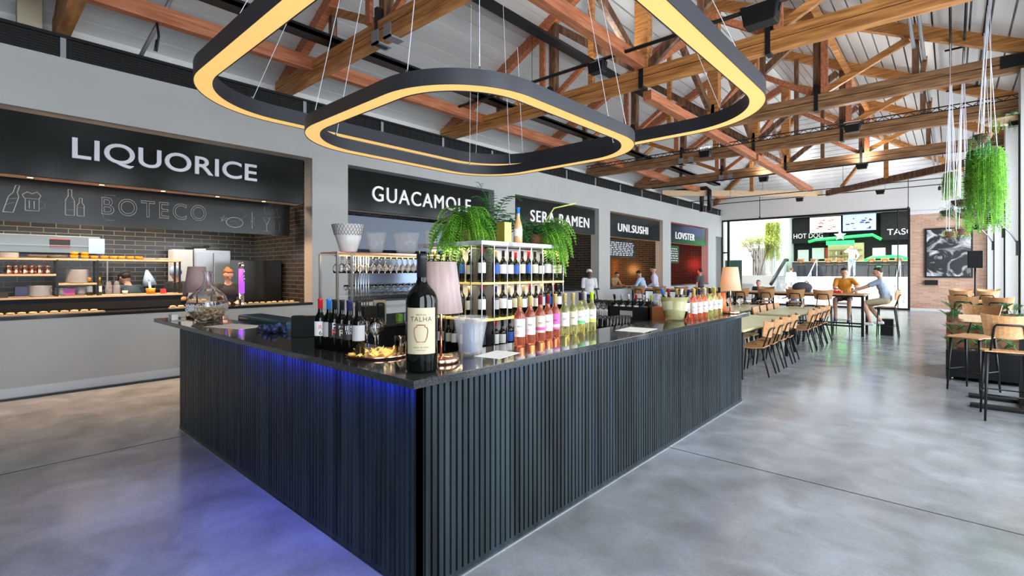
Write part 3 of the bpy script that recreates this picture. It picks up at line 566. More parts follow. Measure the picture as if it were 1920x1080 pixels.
for y0, y1 in ((-.14, .17), (.18, .49)):
    q = MB(); q.box(0, .03, y0, y1, .1, 2.0); d = bevel(obj('door', q, 'fridge', t), .008); q = MB(); q.box(.03, .06, y1-.05, y1-.03, .8, 1.4); obj('handle', q, 'chrome', d)
quickbox('white_cabinet', -11.6, -11.25, 2.75, 3.08, 0, 2.05, 'white', 'tall white cabinet left of the refrigerator', 'cabinet')
for k in range(4):
    q = MB(); q.box(-.12, .12, -.1, .1, 0, .02); tag(obj('tray', q, 'chrome', None, (-11.35, 3.2+.02*k, 2.052+k*.025), .2*k), 'steel tray piled on top of the refrigerator, %s' % ('lowest', 'second', 'third', 'topmost')[k], 'tray', 'trays on the refrigerator')
q = MB(); q.box(-.5, 0, -.4, .4, 0, 1.84); t = tag(bevel(obj('drinks_cooler', q, 'black', None, (-10.2, 3.97, 0)), .01), 'tall black drinks cooler at the right of the LIQUORICE kitchen', 'cooler')
t = thing('beer_tap', 'beer tap column lit purple and blue on the LIQUORICE counter', 'beer tap', (-9.1, 3.22, 1.045))
q = MB(); q.lathe([(.05, 0), (.045, .02), (.045, .2)]); q.lathe([(.045, .62), (.05, .72), (0, .74)]); obj('column', q, 'chrome', t); q = MB(); q.lathe([(.045, .2), (.045, .62)]); obj('lit_sleeve', q, 'purple', t)
q = MB(); q.tube([(.04, 0, .5), (.12, 0, .48), (.12, 0, .4)], .012, 6); q.tube([(.1, 0, .5), (.12, 0, .62)], .012, 6); obj('tap_handle', q, 'chrome', t)
q = MB(); q.tube([(0, -.05, .3), (0, -.02, .12), (0, .0, 0)], [.02, .09, .12], 8); tag(obj('hanging_towel', q, 'cl_blue', None, (-11.6, 2.45, 1.35)), 'pale blue towel hanging on the tiled kitchen wall', 'towel')
q = MB(); q.box(-.02, 0, 0, .02, 0, .6); tag(obj('wall_conduit', q, 'alu', None, (-11.3, 1.75, 1.3)), 'thin pale blue pipe on the kitchen wall behind the shelving', 'pipe')
# ---- GUACAMOLE shutter-like canopy, RAMEN, SUSHI, LOVSTER interiors
t = thing('extractor_hood', 'blue-grey steel canopy inside the GUACAMOLE shop', 'hood', (-9.4, 7.2, 2.1))
q = MB(); q.prism([(-1.3, .3), (-1.3, .6), (0, .7), (.0, 0)], -1.95, 1.95, 0, Matrix(((1, 0, 0, 0), (0, 0, 1, 0), (0, 1, 0, 0), (0, 0, 0, 1)))); obj('hood_body', q, mat('blue_grey_enamel', (.16, .2, .27), .4), t)
quickbox('kitchen_counter', -10.4, -9.9, 5.3, 9.1, 0, 1.0, 'steel', 'steel kitchen counter inside the GUACAMOLE shop', 'counter')
quickbox('kitchen_counter', -11.4, -10.7, 10.4, 14.2, 0, 1.1, 'steel', 'steel kitchen counter inside the RAMEN shop', 'counter')
def menu(lab, y0, y1, z0, z1, rows):
    t = thing('menu_board', lab, 'menu board', (-9.45, (y0+y1)/2, z0), 0, 'menu boards'); hw = (y1-y0)/2; h = z1-z0
    q = MB(); q.box(-.03, 0, -hw, hw, 0, h); obj('board_panel', q, 'board', t)
    q = MB()
    for r in range(rows):
        y = -hw*.85
        while y < hw*.85: w = random.uniform(.08, .3); q.box(0, .004, y, min(y+w, hw*.9), h*(.12+.8*r/rows), h*(.12+.8*r/rows)+h*.05); y += w+.07
    obj('menu_lines', q, 'letter', t)
menu('black menu board with rows of white lines under the UNI.SUSHI sign', 15.3, 18.0, 2.15, 2.82, 8); menu('black menu board with white lettering under the LOVSTER sign', 20.3, 22.2, 2.0, 2.8, 6)
quickbox('amber_lantern', -11.6, -11.45, 20.0-1.3, 18.95, 1.3, 2.15, 'orangeglow', 'tall glowing orange light panel inside the sushi shop', 'light panel')
q = MB(); q.box(0, .05, -1.0, .5, 0, 1.0); tag(obj('red_neon_panel', q, 'redglow', None, (-9.9, 21.3, 1.05)), 'glowing red neon panel inside the LOVSTER shop', 'neon panel')
light('red_neon_glow', 'POINT', (-10.4, 22.4, 2.0), 60, (1, .05, .03), shadow_soft_size=.3); light('amber_glow', 'POINT', (-10.9, 18.2, 1.7), 35, (1, .4, .1), shadow_soft_size=.2)
quickbox('kitchen_worktop', -11.4, -10.8, 15.4, 17.0, 0, 1.05, 'counter', 'dark worktop inside the sushi shop', 'counter'); quickbox('kitchen_worktop', -11.4, -10.8, 20.4, 24.2, 0, 1.05, 'counter', 'dark worktop inside the LOVSTER shop', 'counter')
# ---------------------------------------------------------------- the bar
BXL, BXR, BYN, BYF = -5.92, -1.95, 1.50, 6.49
t = thing('bar_counter', 'long black slatted bar with a polished granite top, a corner towards the camera', 'bar counter', ((BXL+BXR)/2, (BYN+BYF)/2, 0))
ox, oy = (BXL+BXR)/2, (BYN+BYF)/2
q = MB(); q.box(BXL-ox, BXR-ox-.02, BYN+.02-oy, BYN+.07-oy, 0, 1.06); q.box(BXR-.07-ox, BXR-.02-ox, BYN+.02-oy, BYF-oy, 0, 1.06); q.box(BXL-ox, BXL+.05-ox, BYN+.02-oy, BYF-oy, 0, .98); q.box(BXL-ox, BXR-.02-ox, BYF-.06-oy, BYF-oy, 0, 1.0)
obj('backing_panel', q, 'slatback', t)
def slats(name, along, n):
    q = MB(); rnd = random.Random(3)
    for k in range(n):
        w = .028
        if along == 'x':
            x = BXR-ox-.0-k*.0422; q.box(x-w, x, BYN-oy, BYN-oy+.025, .035, 1.06)
        else:
            y = BYN-oy+k*.0422; q.box(BXR-ox-.025, BXR-ox, y, y+w, .035, 1.06)
    if along == 'x': q.box(BXL-ox, BXR-ox, BYN-oy+.001, BYN-oy+.024, 0, .04)
    else: q.box(BXR-ox-.024, BXR-ox-.001, BYN-oy, BYF-oy, 0, .04)
    obj(name, q, 'slat', t)
slats('slatted_front', 'x', 94); slats('slatted_side', 'y', 118)
q = MB(); q.box(BXL-ox, BXR+.006-ox, BYN-.006-oy, BYN-oy+.001, 0, .006); q.box(BXR-ox-.001, BXR+.006-ox, BYN-.006-oy, BYF-oy, 0, .006); obj('steel_kick_strip', q, 'steel', t)
def slab(name, poly, z0, z1, m='granite'): q = MB(); q.prism([(x-ox, y-oy) for x, y in poly], z0, z1); return bevel(obj(name, q, m, t), .003)
slab('granite_top', [(-6.6, 1.43), (-1.90, 1.43), (-1.90, 6.6), (-2.40, 6.6), (-2.40, 1.96), (-6.6, 1.96)], 1.06, 1.1)
slab('back_worktop', [(-5.9, 2.9), (-4.7, 2.9), (-4.7, 5.4), (-2.02, 5.4), (-2.02, 6.4), (-5.9, 6.4)], 1.0, 1.03)
slab('inner_worktop', [(-5.86, 1.6), (-2.03, 1.6), (-2.03, 5.38), (-2.9, 5.38), (-2.9, 2.3), (-5.86, 2.3)], .82, .85)
q = MB(); q.box(-5.86-ox, -4.75-ox, 2.9-oy, 6.4-oy, .02, 1.0); q.box(-4.75-ox, -2.05-ox, 5.45-oy, 6.4-oy, .02, 1.0); q.box(-2.85-ox, -2.06-ox, 2.3-oy, 5.3-oy, .02, .82); q.box(-5.8-ox, -2.9-ox, 1.62-oy, 2.25-oy, .02, .82); obj('under_cabinets', q, 'black', t)
q = MB(); q.box(-5.0-ox, BXR-.1-ox, BYN-.03-oy, BYN-.015-oy, 1.052, 1.06); obj('led_strip', q, 'blueled', t); q = MB(); q.box(BXR+.015-ox, BXR+.03-ox, BYN+.2-oy, BYF-.3-oy, 1.052, 1.06); obj('led_strip', q, 'cap_navy', t)
light('led_glow', 'AREA', (-3.0, 1.462, 1.05), 11, (.03, .04, 1), size=(2.2, .03)); light('led_glow', 'AREA', (BXR+.03, 4.0, 1.05), .8, (.2, .2, 1), size=(.03, 4.2))
# ---- bottles
def bottle_parts(t, H, R, body, lab=None, z0=.26, z1=.55, kind='bordeaux', cap='cap_black', nseg=18, half=1.15, own=True):
    if kind == 'bordeaux': pr = prof_bottle(H, R)
    else: pr = [(0, .004), (R*.85, 0), (R, .008), (R, H*.4), (R*.9, H*.5), (R*.65, H*.6), (R*.42, H*.7), (R*.37, H*.97), (R*.42, H)]
    q = MB(); q.lathe(pr, n=nseg); obj('bottle_body', q, body, t)
    q = MB(); q.lathe([(R*.40, H*.80), (R*.40, H*.97), (R*.45, H*.975), (R*.45, H*1.0), (0, H*1.003)], n=14); obj('capsule', q, cap, t)
    if lab: q = MB(); q.lathe([(R*1.012, H*z0), (R*1.012, H*z1)], n=14, a0=-PI/2-half, a1=-PI/2+half); obj('label', q, lab, t)
def mkbottle(name, cat, *a, **k):
    def f(): t = thing(name, '', cat); bottle_parts(t, *a, **k); return t
    return f
def place_bottle(pl, loc, label, group, mats=None, rz=None, scale=None):
    r = math.atan2(loc[1], loc[0])+PI/2 if rz is None else rz          # label turned towards the room
    if rz is None: r = math.atan2(-loc[0], loc[1])
    o = pl(loc, r, label, group, scale)
    if mats:
        for ch in o.children:
            n = ch.name.split('.')[0]
            if n in mats: ch.material_slots[0].link = 'OBJECT'; ch.material_slots[0].material = M[mats[n]]
    return o
wine = pool(mkbottle('wine_bottle', 'wine bottle', .31, .0375, 'bgl', 'lab_white'))
CN = dict(cap_black='black', cap_red='red', cap_blue='blue', cap_gold='gold', cap_navy='navy', cap_wine='wine-red', cap_silver='silver', cap_white='white', cap_lime='lime')
LN = dict(lab_white='white', lab_cream='cream', lab_black='black', lab_blue='blue', lab_grey='grey', lab_red='red')
ORD = ['first', 'second', 'third', 'fourth', 'fifth', 'sixth', 'seventh', 'eighth', 'ninth', 'tenth', 'eleventh']
rnd = random.Random(11)
# display rack
RX0, RX1, RY0, RY1 = -4.05, -3.15, 3.12, 4.38
t = thing('bottle_rack', 'glass and steel bottle display rack with amber-lit shelves inside the bar', 'display rack', ((RX0+RX1)/2, (RY0+RY1)/2, .85)); rx, ry = (RX0+RX1)/2, (RY0+RY1)/2
TIER = [.86, 1.185, 1.52]
q = MB(); q.box(RX0-rx, RX1-rx, RY0-ry, RY1-ry, 0, .008); obj('base_board', q, 'black', t)
for z in TIER[1:]: q = MB(); q.box(RX0-rx, RX1-rx, RY0-ry, RY1-ry, z-.02-.85, z-.85); bevel(obj('shelf', q, 'amber', t), .003)
q = MB(); q.box(RX0-rx, RX1-rx+.02, RY0-ry-.02, RY1-ry, 1.86-.85, 1.90-.85); bevel(obj('marble_top', q, mat('veined_marble', (.3, .3, .34), .25, noise=((.8, .8, .84), 9, (1, 1, 1))), t), .004)
q = MB(); q.box(RX0+.18-rx, RX1-.2-rx, RY0+.2-ry, RY1-.1-ry, .01, 1.0); obj('frosted_core', q, 'frost', t)
q = MB(); q.box(RX1-.15-rx, RX1-.143-rx, RY0-ry, RY0+.17-ry, .01, 1.0); q.box(RX1-.15-rx, RX1-rx, RY0+.165-ry, RY0+.172-ry, .01, 1.0); obj('corner_panel', q, 'smoky', t)
posts = [(RX1, RY0), (RX1-.14, RY0), (RX1, RY0+.16)]+[(RX1, RY0+.16+k*.18) for k in range(1, 7)]+[(RX0+k*.2, RY0) for k in range(0, 4)]
for x, y in posts: q = MB(); q.box(x-rx-.0035, x-rx+.0035, y-ry-.0035, y-ry+.0035, 0, 1.01); obj('post', q, 'steel', t)
CAPS = ['cap_black']*6+['cap_navy', 'cap_wine', 'cap_red', 'cap_gold', 'cap_black']; LABS = ['lab_white']*5+['lab_cream']*3+['lab_black', 'lab_blue', 'lab_grey']
tn = ['bottom', 'middle', 'top']
for ti, z in enumerate(TIER):
    for k in range(11):
        c, l = rnd.choice(CAPS), rnd.choice(LABS)
        if ti == 0: l = rnd.choice(['lab_blue', 'lab_blue', 'lab_black', 'lab_white', 'lab_blue']); c = rnd.choice(['cap_black', 'cap_red', 'cap_black'])
        y = RY0+.25+k*.1; place_bottle(wine, (RX1-.06-rnd.uniform(0, .02), y, z+.001), 'dark wine bottle, %s label, %s from corner, right side of rack, %s shelf' % (LN[l], ORD[k], tn[ti]), 'wine bottles in the rack', dict(capsule=c, label=l), None, rnd.uniform(.93, 1.04))
    for k in range(7):
        c, l = rnd.choice(CAPS), rnd.choice(LABS)
        x = RX1-.24-k*.1; place_bottle(wine, (x, RY0+.06+rnd.uniform(0, .02), z+.001), 'dark wine bottle, %s label, %s from corner, left side of rack, %s shelf' % (LN[l], ORD[k], tn[ti]), 'wine bottles in the rack', dict(capsule=c, label=l), None, rnd.uniform(.93, 1.04))
    place_bottle(wine, (RX1-.08, RY0+.08, z+.001), 'large dark wine bottle inside the corner column of the rack, %s shelf' % tn[ti], 'corner bottles of the rack', dict(label=('lab_black', 'lab_white', 'lab_white')[ti]), None, 1.06)
# front-left group on the granite
for p, c, l, lab in (((-3.2, 1.63), 'cap_red', 'lab_white', 'dark wine bottle with red capsule and white label, leftmost at the bar front'), ((-3.12, 1.65), 'cap_blue', 'lab_grey', 'dark wine bottle with a bright blue capsule beside the red-capped one'),
                     ((-3.055, 1.655), 'cap_black', 'lab_black', 'black wine bottle with bold white and red lettering right of the blue-capped one'), ((-2.97, 1.66), 'cap_black', 'lab_black', 'black wine bottle with bold lettering, middle of the front bar group'),
                     ((-2.88, 1.66), 'cap_navy', 'lab_black', 'black wine bottle lettered IES TEC, second from the right of the front bar group'), ((-2.785, 1.67), 'cap_black', 'lab_grey', 'black wine bottle with a pale grey label, rightmost of the front bar group')):
    o = place_bottle(wine, (*p, 1.1), lab, 'dark bottles at the front of the bar', dict(capsule=c, label=l), None, 1.08)
    r = o.rotation_euler.z; nrm = Vector((math.sin(r), -math.cos(r), 0)); base = Vector((*p, 1.1))
    def on(body, w, z, m, k=1, yo=0):
        text('label_lettering', body, w, None, m, (nrm.x*0, -.0435/1.08*1.0, z), 'Y', .002, o, rz=0)
    if lab.startswith('black wine bottle with bold white'): on('P', .026, .15, 'letter'); on('R', .03, .115, 'cap_red')
    elif 'middle' in lab: on('P O', .034, .15, 'letter'); on('R', .028, .115, 'lab_cream')
    elif 'IES' in lab: on('IES', .042, .15, 'letter'); on('TEC', .042, .122, 'letter')
    elif 'red capsule' in lab: on('6', .016, .1, 'ink'); on('R', .02, .135, 'red')
# big TALHA bottle
def wrap(me, R):
    for v in me.vertices:
        u, w, d = v.co; a = u/R; v.co = ((R+d)*math.sin(a), -(R+d)*math.cos(a), w)
bt = (-2.07, 1.61, 1.1); t = thing('wine_bottle', 'giant dark wine bottle with a cream label reading TALHA at the bar corner', 'wine bottle', bt, math.atan2(-bt[0], bt[1])-.05)
H, R = .61, .083
q = MB(); q.lathe([(0, .012), (R*.9, 0), (R, .015), (R, .36), (R*.99, .375), (R*.93, .395), (R*.78, .418), (R*.55, .44), (R*.38, .458), (R*.31, .48), (R*.28, .585), (R*.32, .59), (R*.32, .61), (0, .611)], n=40); obj('bottle_body', q, 'bgl', t)
q = MB(); q.lathe([(R*.32, .49), (R*.295, .583), (R*.335, .588), (R*.335, .612), (0, .614)], n=28); obj('capsule', q, 'cap_black', t)
q = MB(); q.lathe([(R*1.01, .10), (R*1.01, .335)], n=30, a0=-PI/2-.98, a1=-PI/2+.98); lb = obj('label', q, 'cream', t)
for body, w, h, z in (('TINTA DA', .055, .008, .300), ('TALHA', .112, .024, .278), ('vinho de talha', .08, .006, .135), ('alentejo', .05, .005, .12)):
    me = textmesh(body, w, h, .0006, spacing=1.15 if body == 'TALHA' else 1)
    for v in me.vertices: v.co.y += z
    wrap(me, R*1.014); me.materials.clear(); me.materials.append(M['ink']); o = bpy.data.objects.new('label_lettering', me); COL.objects.link(o); o.parent = lb
q = MB()
vase = [(-.012, .248), (-.022, .248), (-.018, .241), (-.032, .232), (-.035, .215), (-.03, .185), (-.02, .162), (.02, .162), (.03, .185), (.035, .215), (.032, .232), (.018, .241), (.022, .248), (.012, .248), (-.012, .248)]
q.tube([(R*1.016*math.sin(u/R), -R*1.016*math.cos(u/R), z) for u, z in vase], .0026, 5); o = obj('vase_drawing', q, 'brownink', lb)
# rose and white wines on the side of the bar
rose = pool(mkbottle('wine_bottle', 'wine bottle', .33, .0385, 'rose', 'lab_white', kind='bordeaux', cap='cap_gold', z0=.2, z1=.56))
white = pool(mkbottle('wine_bottle', 'wine bottle', .33, .0375, 'straw', 'lab_white', cap='cap_gold', z0=.24, z1=.56))
RW = [('rose', (-2.25, 2.60), 'cap_gold', 'lab_white', 'rose wine bottle with zigzag label, nearest on the side of the bar'), ('rose', (-2.27, 2.74), 'cap_gold', 'lab_white', 'rose wine bottle with gold capsule, second from the big lamp side'),
      ('rose', (-2.29, 2.88), 'cap_wine', 'lab_cream', 'rose wine bottle with a pink stripe across its label, third on the side'), ('rose', (-2.31, 3.0), 'cap_wine', 'lab_white', 'rose wine bottle with plain white label, fourth on the side of the bar'),
      ('rose', (-2.33, 3.12), 'cap_gold', 'lab_magenta', 'rose wine bottle with a magenta and white label, fifth on the side'), ('white', (-2.33, 3.25), 'cap_gold', 'lab_white', 'white wine bottle with gold capsule next to the magenta-labelled bottle'),
      ('white', (-2.34, 3.38), 'cap_gold', 'lab_cream', 'white wine bottle with pale capsule and cream label, seventh on the side'), ('white', (-2.34, 3.49), 'cap_black', 'lab_white', 'white wine bottle with black cap and green band on its label'),
      ('white', (-2.37, 3.60), 'cap_silver', 'lab_white', 'white wine bottle with silver cap, between a green-banded and a lime-capped bottle'), ('white', (-2.35, 3.68), 'cap_lime', 'lab_white', 'white wine bottle with a bright lime green cap, last of the side group')]
for kd, p, c, l, lab in RW:
    o = place_bottle(rose if kd == 'rose' else white, (*p, 1.1), lab, 'rose and white bottles on the bar side', dict(capsule=c, label=l), None, 1.04)
    if 'zigzag' in lab:
        q = MB()
        for j in range(3): q.tube([(.0398*math.sin(a*.18), -.0398*math.cos(a*.18), .085+j*.008+(.004 if a % 2 else 0)) for a in range(-5, 6)], .0008, 4)
        obj('zigzag_print', q, 'red', o)
    for nm, mm in (('pink stripe', 'lab_magenta'), ('green band', 'lab_green'), ('lime green', 'cap_lime'), ('magenta and', 'lab_white')):
        if nm in lab: q = MB(); q.lathe([(.0398, .082), (.0398, .105)], n=14, a0=-PI/2-1.1, a1=-PI/2+1.1); obj('label_band', q, mm, o)
    q = MB(); q.box(-.016, .016, -.0402, -.039, .135, .138); q.box(-.011, .011, -.0402, -.039, .128, .13); obj('label_print', q, 'ink', o)
for k in range(12):
    kd = 'rose' if k < 5 else 'white'; p = (-2.08-.1*(k % 2), 5.28+.078*k)
    c = (['cap_gold', 'cap_silver', 'cap_navy'] if k < 5 else ['cap_gold', 'cap_gold', 'cap_black', 'cap_lime'])[k % (3 if k < 5 else 4)]
    place_bottle(rose if kd == 'rose' else white, (*p, 1.1), '%s wine bottle, %s cap, far group by orange lamp, %s from ice bucket' % (kd, CN[c], ORD[k] if k < 11 else 'twelfth'), 'far rose and white bottles', dict(capsule=c))
# ---- table lamps
def lamp(label, loc, shade='shade', on=0):
    t = thing('table_lamp', label, 'table lamp', loc, 0, 'bar table lamps')
    q = MB(); q.lathe([(0, .0), (.1, 0), (.104, .008), (.104, .024), (.098, .032), (0, .034)], n=36); obj('base', q, 'copper', t)
    q = MB(); q.lathe([(.008, .03), (.008, .5), (0, .502)], n=10); obj('pole', q, 'copper', t)
    q = MB(); q.lathe([(.126, .285), (.088, .575), (.086, .575), (.124, .285)], n=40); obj('lamp_shade', q, shade, t)
    q = MB(); q.tube([(-.087, 0, .56), (0, 0, .5), (.087, 0, .56)], .002, 4); obj('shade_fitter', q, 'copper', t)
    q = MB(); q.ell((0, 0, .45), (.025, .025, .035)); obj('bulb', q, mat('bulb_glow_%d' % int(on), (1, .8, .6), .4, emit=on, ecol=(1, .6, .3)), t)
    if on: light('lamp_light', 'POINT', (loc[0], loc[1], loc[2]+.42), on*.35, (1, .55, .28), shadow_soft_size=.03)
lamp('copper table lamp with a linen shade behind the giant TALHA bottle', (-2.19, 1.84, 1.1), 'shade', 6)
lamp('copper table lamp with an orange-glowing shade at the far end of the bar', (-2.05, 6.36, 1.1), 'shade_orange', 8)
lamp('copper table lamp with a mauve shade at the left end of the bar', (-6.36, 1.78, 1.1), 'shade_mauve', 0)
q = MB(); q.lathe([(0, 0), (.065, 0), (.05, .25), (.046, .25), (.06, .01), (0, .01)], n=24); tag(obj('flared_vase', q, mat('orange_lacquer', (.8, .16, .04), .25), None, (-2.2, 6.48, 1.1)), 'tapered orange stand behind the far orange lamp', 'stand')
# ---- cork-filled glass jar
jl = (-5.86, 1.74, 1.1); t = thing('glass_jar', 'round clear glass flask half filled with corks at the left end of the bar', 'jar', jl)
jp = [(0, .012), (.08, .004), (.14, .04), (.185, .11), (.195, .18), (.17, .26), (.11, .32), (.05, .37), (.035, .43), (.038, .5), (.045, .52)]
q = MB(); q.lathe(jp, n=36); q.lathe([(r-.004 if r > .01 else 0, z+.004) for r, z in jp][::-1], n=36); obj('flask', q, 'glass', t)
text('flask_lettering', 'WINE', .16, .035, 'letter', (.12, -.17, .17), 'Y', .003, t, rz=.62)
text('flask_lettering', 'CORKS', .16, .03, 'letter', (.12, -.17, .13), 'Y', .003, t, rz=.62)
for k in range(95):
    a = rnd.uniform(0, 2*PI); z = rnd.uniform(.03, .13); r = math.sqrt(rnd.random())*min(.155, .06+z*1.0)
    q = MB(); R_ = Euler((rnd.uniform(0, PI), rnd.uniform(0, PI), 0)).to_matrix(); d = R_ @ Vector((0, 0, .022)); q.tube([-d, d], .011, 7)
    tag(obj('wine_cork', q, 'cork', None, (jl[0]+r*math.cos(a), jl[1]+r*math.sin(a), jl[2]+z)), 'wine cork inside the round glass flask on the bar', 'cork', 'corks in the glass flask')
# ---- trays, papers, glasses
t = thing('serving_tray', 'copper-coloured tray with glowing crumpled foil and tumblers beside the TALHA bottle', 'tray', (-2.66, 1.74, 1.1), .3)
q = MB(); q.lathe([(0, .002), (.19, .002), (.2, .018), (.195, .018), (.185, .006), (0, .006)], n=36); obj('tray_plate', q, 'copper', t)
q = MB()
for k in range(70): a = rnd.uniform(0, 2*PI); r = rnd.uniform(.02, .17); q.leaf((r*math.cos(a), r*math.sin(a), .008), (rnd.uniform(-1, 1), rnd.uniform(-1, 1), rnd.uniform(.1, .8)), .05, .03, 0)
obj('crumpled_foil', q, 'amber', t)
def tumbler():
    t = thing('tumbler', '', 'glass'); pr = [(0, .004), (.03, 0), (.036, .1), (.034, .1), (.028, .008), (0, .01)]; q = MB(); q.lathe(pr, n=20); obj('glass_wall', q, 'glass', t); return t
pl = pool(tumbler)
for k, (x, y) in enumerate(((-2.63, 1.87), (-2.55, 1.82))): pl((x, y, 1.108), 0, 'clear tumbler on the copper tray, %s of two' % ('left', 'right')[k], 'tumblers')
def wineglass(s=1):
    def f():
        t = thing('wine_glass', '', 'wine glass'); q = MB(); q.lathe([(0, .002), (.034, 0), (.034, .002), (.004, .008), (.004, .09), (.012, .1), (.036, .13), (.04, .16), (.032, .21), (.031, .21), (.038, .16), (.034, .132), (.01, .104), (0, .1)], n=16); obj('bowl_and_stem', q, 'glass', t); return t
    return f
wg = pool(wineglass())
for k, (x, y) in enumerate(((-2.93, 1.82), (-2.86, 1.86), (-2.80, 1.80))): wg((x, y, 1.1), 0, 'empty wine glass right behind the dark bottles, %s of three' % ORD[k], 'wine glasses by the dark bottles')
for k, (x, y) in enumerate(((-1.98, 6.52), (-2.12, 6.55))): wg((x, y, 1.1), 0, 'empty wine glass at the far bar end right of the orange lamp, %s' % ('near', 'far')[k], 'wine glasses at the far bar end')
for r in range(3):
    for k in range(7): wg((-3.62+.085*k, 5.55+.09*r, 1.03), 0, 'upturned wine glass on the back worktop, row %s, %s from the left' % (('one', 'two', 'three')[r], ORD[k]), 'wine glasses on the back worktop')
for o_ in (0,):
    q = MB(); q.box(-.36, .36, -.14, .14, 0, .02)
    tag(obj('glass_mat', q, 'shelfwood', None, (-3.36, 5.64, 1.009)), 'pale wooden mat under the upturned wine glasses', 'mat')
sg = pool(lathe_thing('shot_glass', 'glass', [(0, .003), (.022, 0), (.026, .11), (.024, .11), (.02, .006), (0, .006)], 'glass', 12))
for r in range(3):
    for k in range(8): sg((-2.88+.06*r, 4.62+.07*k, .85), 0, 'slim empty glass on the worktop inside the bar, row %s, %s from the near end' % (('one', 'two', 'three')[r], ORD[k]), 'slim glasses inside the bar', (1, 1, 2.4))
def paper(loc, rz, w, h, lab):
    q = MB(); q.box(-w/2, w/2, -h/2, h/2, 0, .0015); o = obj('menu_sheet', q, 'paper', None, loc, rz); tag(o, lab, 'paper')
paper((-2.12, 2.24, 1.1), .2, .18, .26, 'menu sheet lying on the granite right of the big copper lamp'); paper((-2.1, 4.02, 1.1), .1, .26, .34, 'white sheet on the granite halfway along the side'); paper((-5.05, 1.74, 1.1), .3, .5, .3, 'large white sheet on the granite near the glass flask'); paper((-6.1, 1.55, 1.1), .1, .2, .12, 'small white sheet at the left end of the granite')
quickbox('card_holder', -6.32, -6.2, 1.5, 1.56, 1.1, 1.16, 'white', 'small white card holder at the left end of the bar', 'card holder'); quickbox('red_box', -6.05, -5.9, 1.9, 1.95, 1.1, 1.14, 'copper', 'flat copper-red box behind the glass flask', 'box')
q = MB(); q.box(-.05, .02, -.1, .1, 0, .17); o = bevel(obj('monitor', q, 'black', None, (-3.85, 1.84, 1.1), .9+PI/2), .006); tag(o, 'black till monitor seen from behind, left of the red-capped bottle', 'monitor')
q = MB(); q.box(-.6, .6, -.13, .13, 0, .3); o = bevel(obj('ice_chest_lid', q, mat('petrol_lid', (.02, .07, .1), .25), None, (-5.2, 2.14, .851)), .02); tag(o, 'dark petrol-blue chest lid behind the left end of the bar', 'chest')
quickbox('white_bottle', -4.33, -4.29, 2.0, 2.04, .85, 1.18, 'white', 'slim white bottle standing by the till monitor', 'bottle'); quickbox('white_bottle', -4.45, -4.41, 2.05, 2.09, .85, 1.17, 'cl_blue', 'slim pale bottle left of the white one near the till monitor', 'bottle')
q = MB()
for k in range(26): p = Vector((rnd.uniform(-.2, .2), rnd.uniform(-.08, .08), rnd.uniform(.005, .04))); q.tube([p, p+Vector((rnd.uniform(-.08, .08), rnd.uniform(-.05, .05), rnd.uniform(0, .03)))], rnd.uniform(.012, .022), 6, rnd.choice((0, 0, 1)))
tag(obj('crumpled_cloth', q, ['cap_navy', 'cl_jeans'], None, (-4.35, 1.8, 1.1)), 'crumpled dark blue cloth lying on the granite beside the till monitor', 'cloth')
# glass rack with hanging stemware, vases on top
t = thing('glassware_shelf', 'chrome shelf unit with hanging stemware and lit top inside the bar', 'shelf', (-5.4, 3.75, 1.03))
q = MB(); q.box(-.2, .2, -.9, .95, .78, .8); q.box(-.2, .2, -.9, .95, .3, .31); q.box(-.2, .2, -.9, .95, .14, .15); obj('glass_shelf', q, 'clearpl', t)
q = MB(); q.box(-.2, .2, -.9, .95, .8, .815); obj('copper_top', q, 'copper', t); q = MB(); q.box(.15, .19, -.88, .93, .765, .78); obj('led_strip', q, 'amber', t)
for x, y in ((.2, -.9), (.2, -.72), (-.2, -.9), (.2, .95), (-.2, .95)): q = MB(); q.box(x-.012, x+.012, y-.012, y+.012, 0, .8); obj('post', q, 'steel', t)
for k in range(7): q = MB(); q.tube([(.12, -.66+k*.035, .0), (.12, -.66+k*.035, .78)], .007, 6); obj('glass_rod', q, 'steel', t)
q = MB(); q.box(-.19, -.17, -.4, .9, .32, .76); obj('mirror_back', q, mat('blue_grey_mirror', (.13, .17, .24), .12, .6), t)
hg = pool(wineglass())
for r in range(3):
    for k in range(20):
        o = hg((-5.5+r*.12, 3.0+k*.087, 1.81), 0, 'wine glass hanging upside down under the lit shelf top, row %s, place %d' % (('one', 'two', 'three')[r], k+1), 'hanging stemware')
        o.rotation_euler = (PI, 0, 0)
for r in range(2):
    for k in range(16): wg((-5.45+r*.13, 3.1+k*.1, 1.341), 0, 'wine glass standing on the lower shelf of the unit, row %s, place %d' % (('one', 'two')[r], k+1), 'stemware on the lower shelf').scale = (.8, .8, .55)
def bucket(name, lab, loc, r0, r1, h, m, extra=None):
    t = thing(name, lab, 'bucket', loc); q = MB(); q.lathe([(0, 0), (r0*.8, 0), (r0, .02), (r1, h), (r1-.006, h), (r0-.006, .025), (0, .012)], n=28); obj('bucket_wall', q, m, t); return t
t = bucket('ice_bucket', 'white wicker-topped ice bucket on the stemware shelf unit, leftmost vessel', (-5.36, 3.08, 1.845), .1, .19, .33, 'porc')
q = MB()
for k in range(28):
    for s in (1, -1): q.tube([((.158+.036*j/4)*math.cos(2*PI*k/28+s*j*.11), (.158+.036*j/4)*math.sin(2*PI*k/28+s*j*.11), .2+.13*j/4) for j in range(5)], .003, 4)
obj('wicker_band', q, 'alu', t)
bucket('ice_bucket', 'clear rounded ice bucket second from the left on the stemware unit', (-5.3, 3.42, 1.845), .08, .13, .25, 'clearpl'); bucket('ice_bucket', 'wide clear ice bucket third from the left on the stemware unit', (-5.28, 3.85, 1.845), .12, .18, .27, 'clearpl')
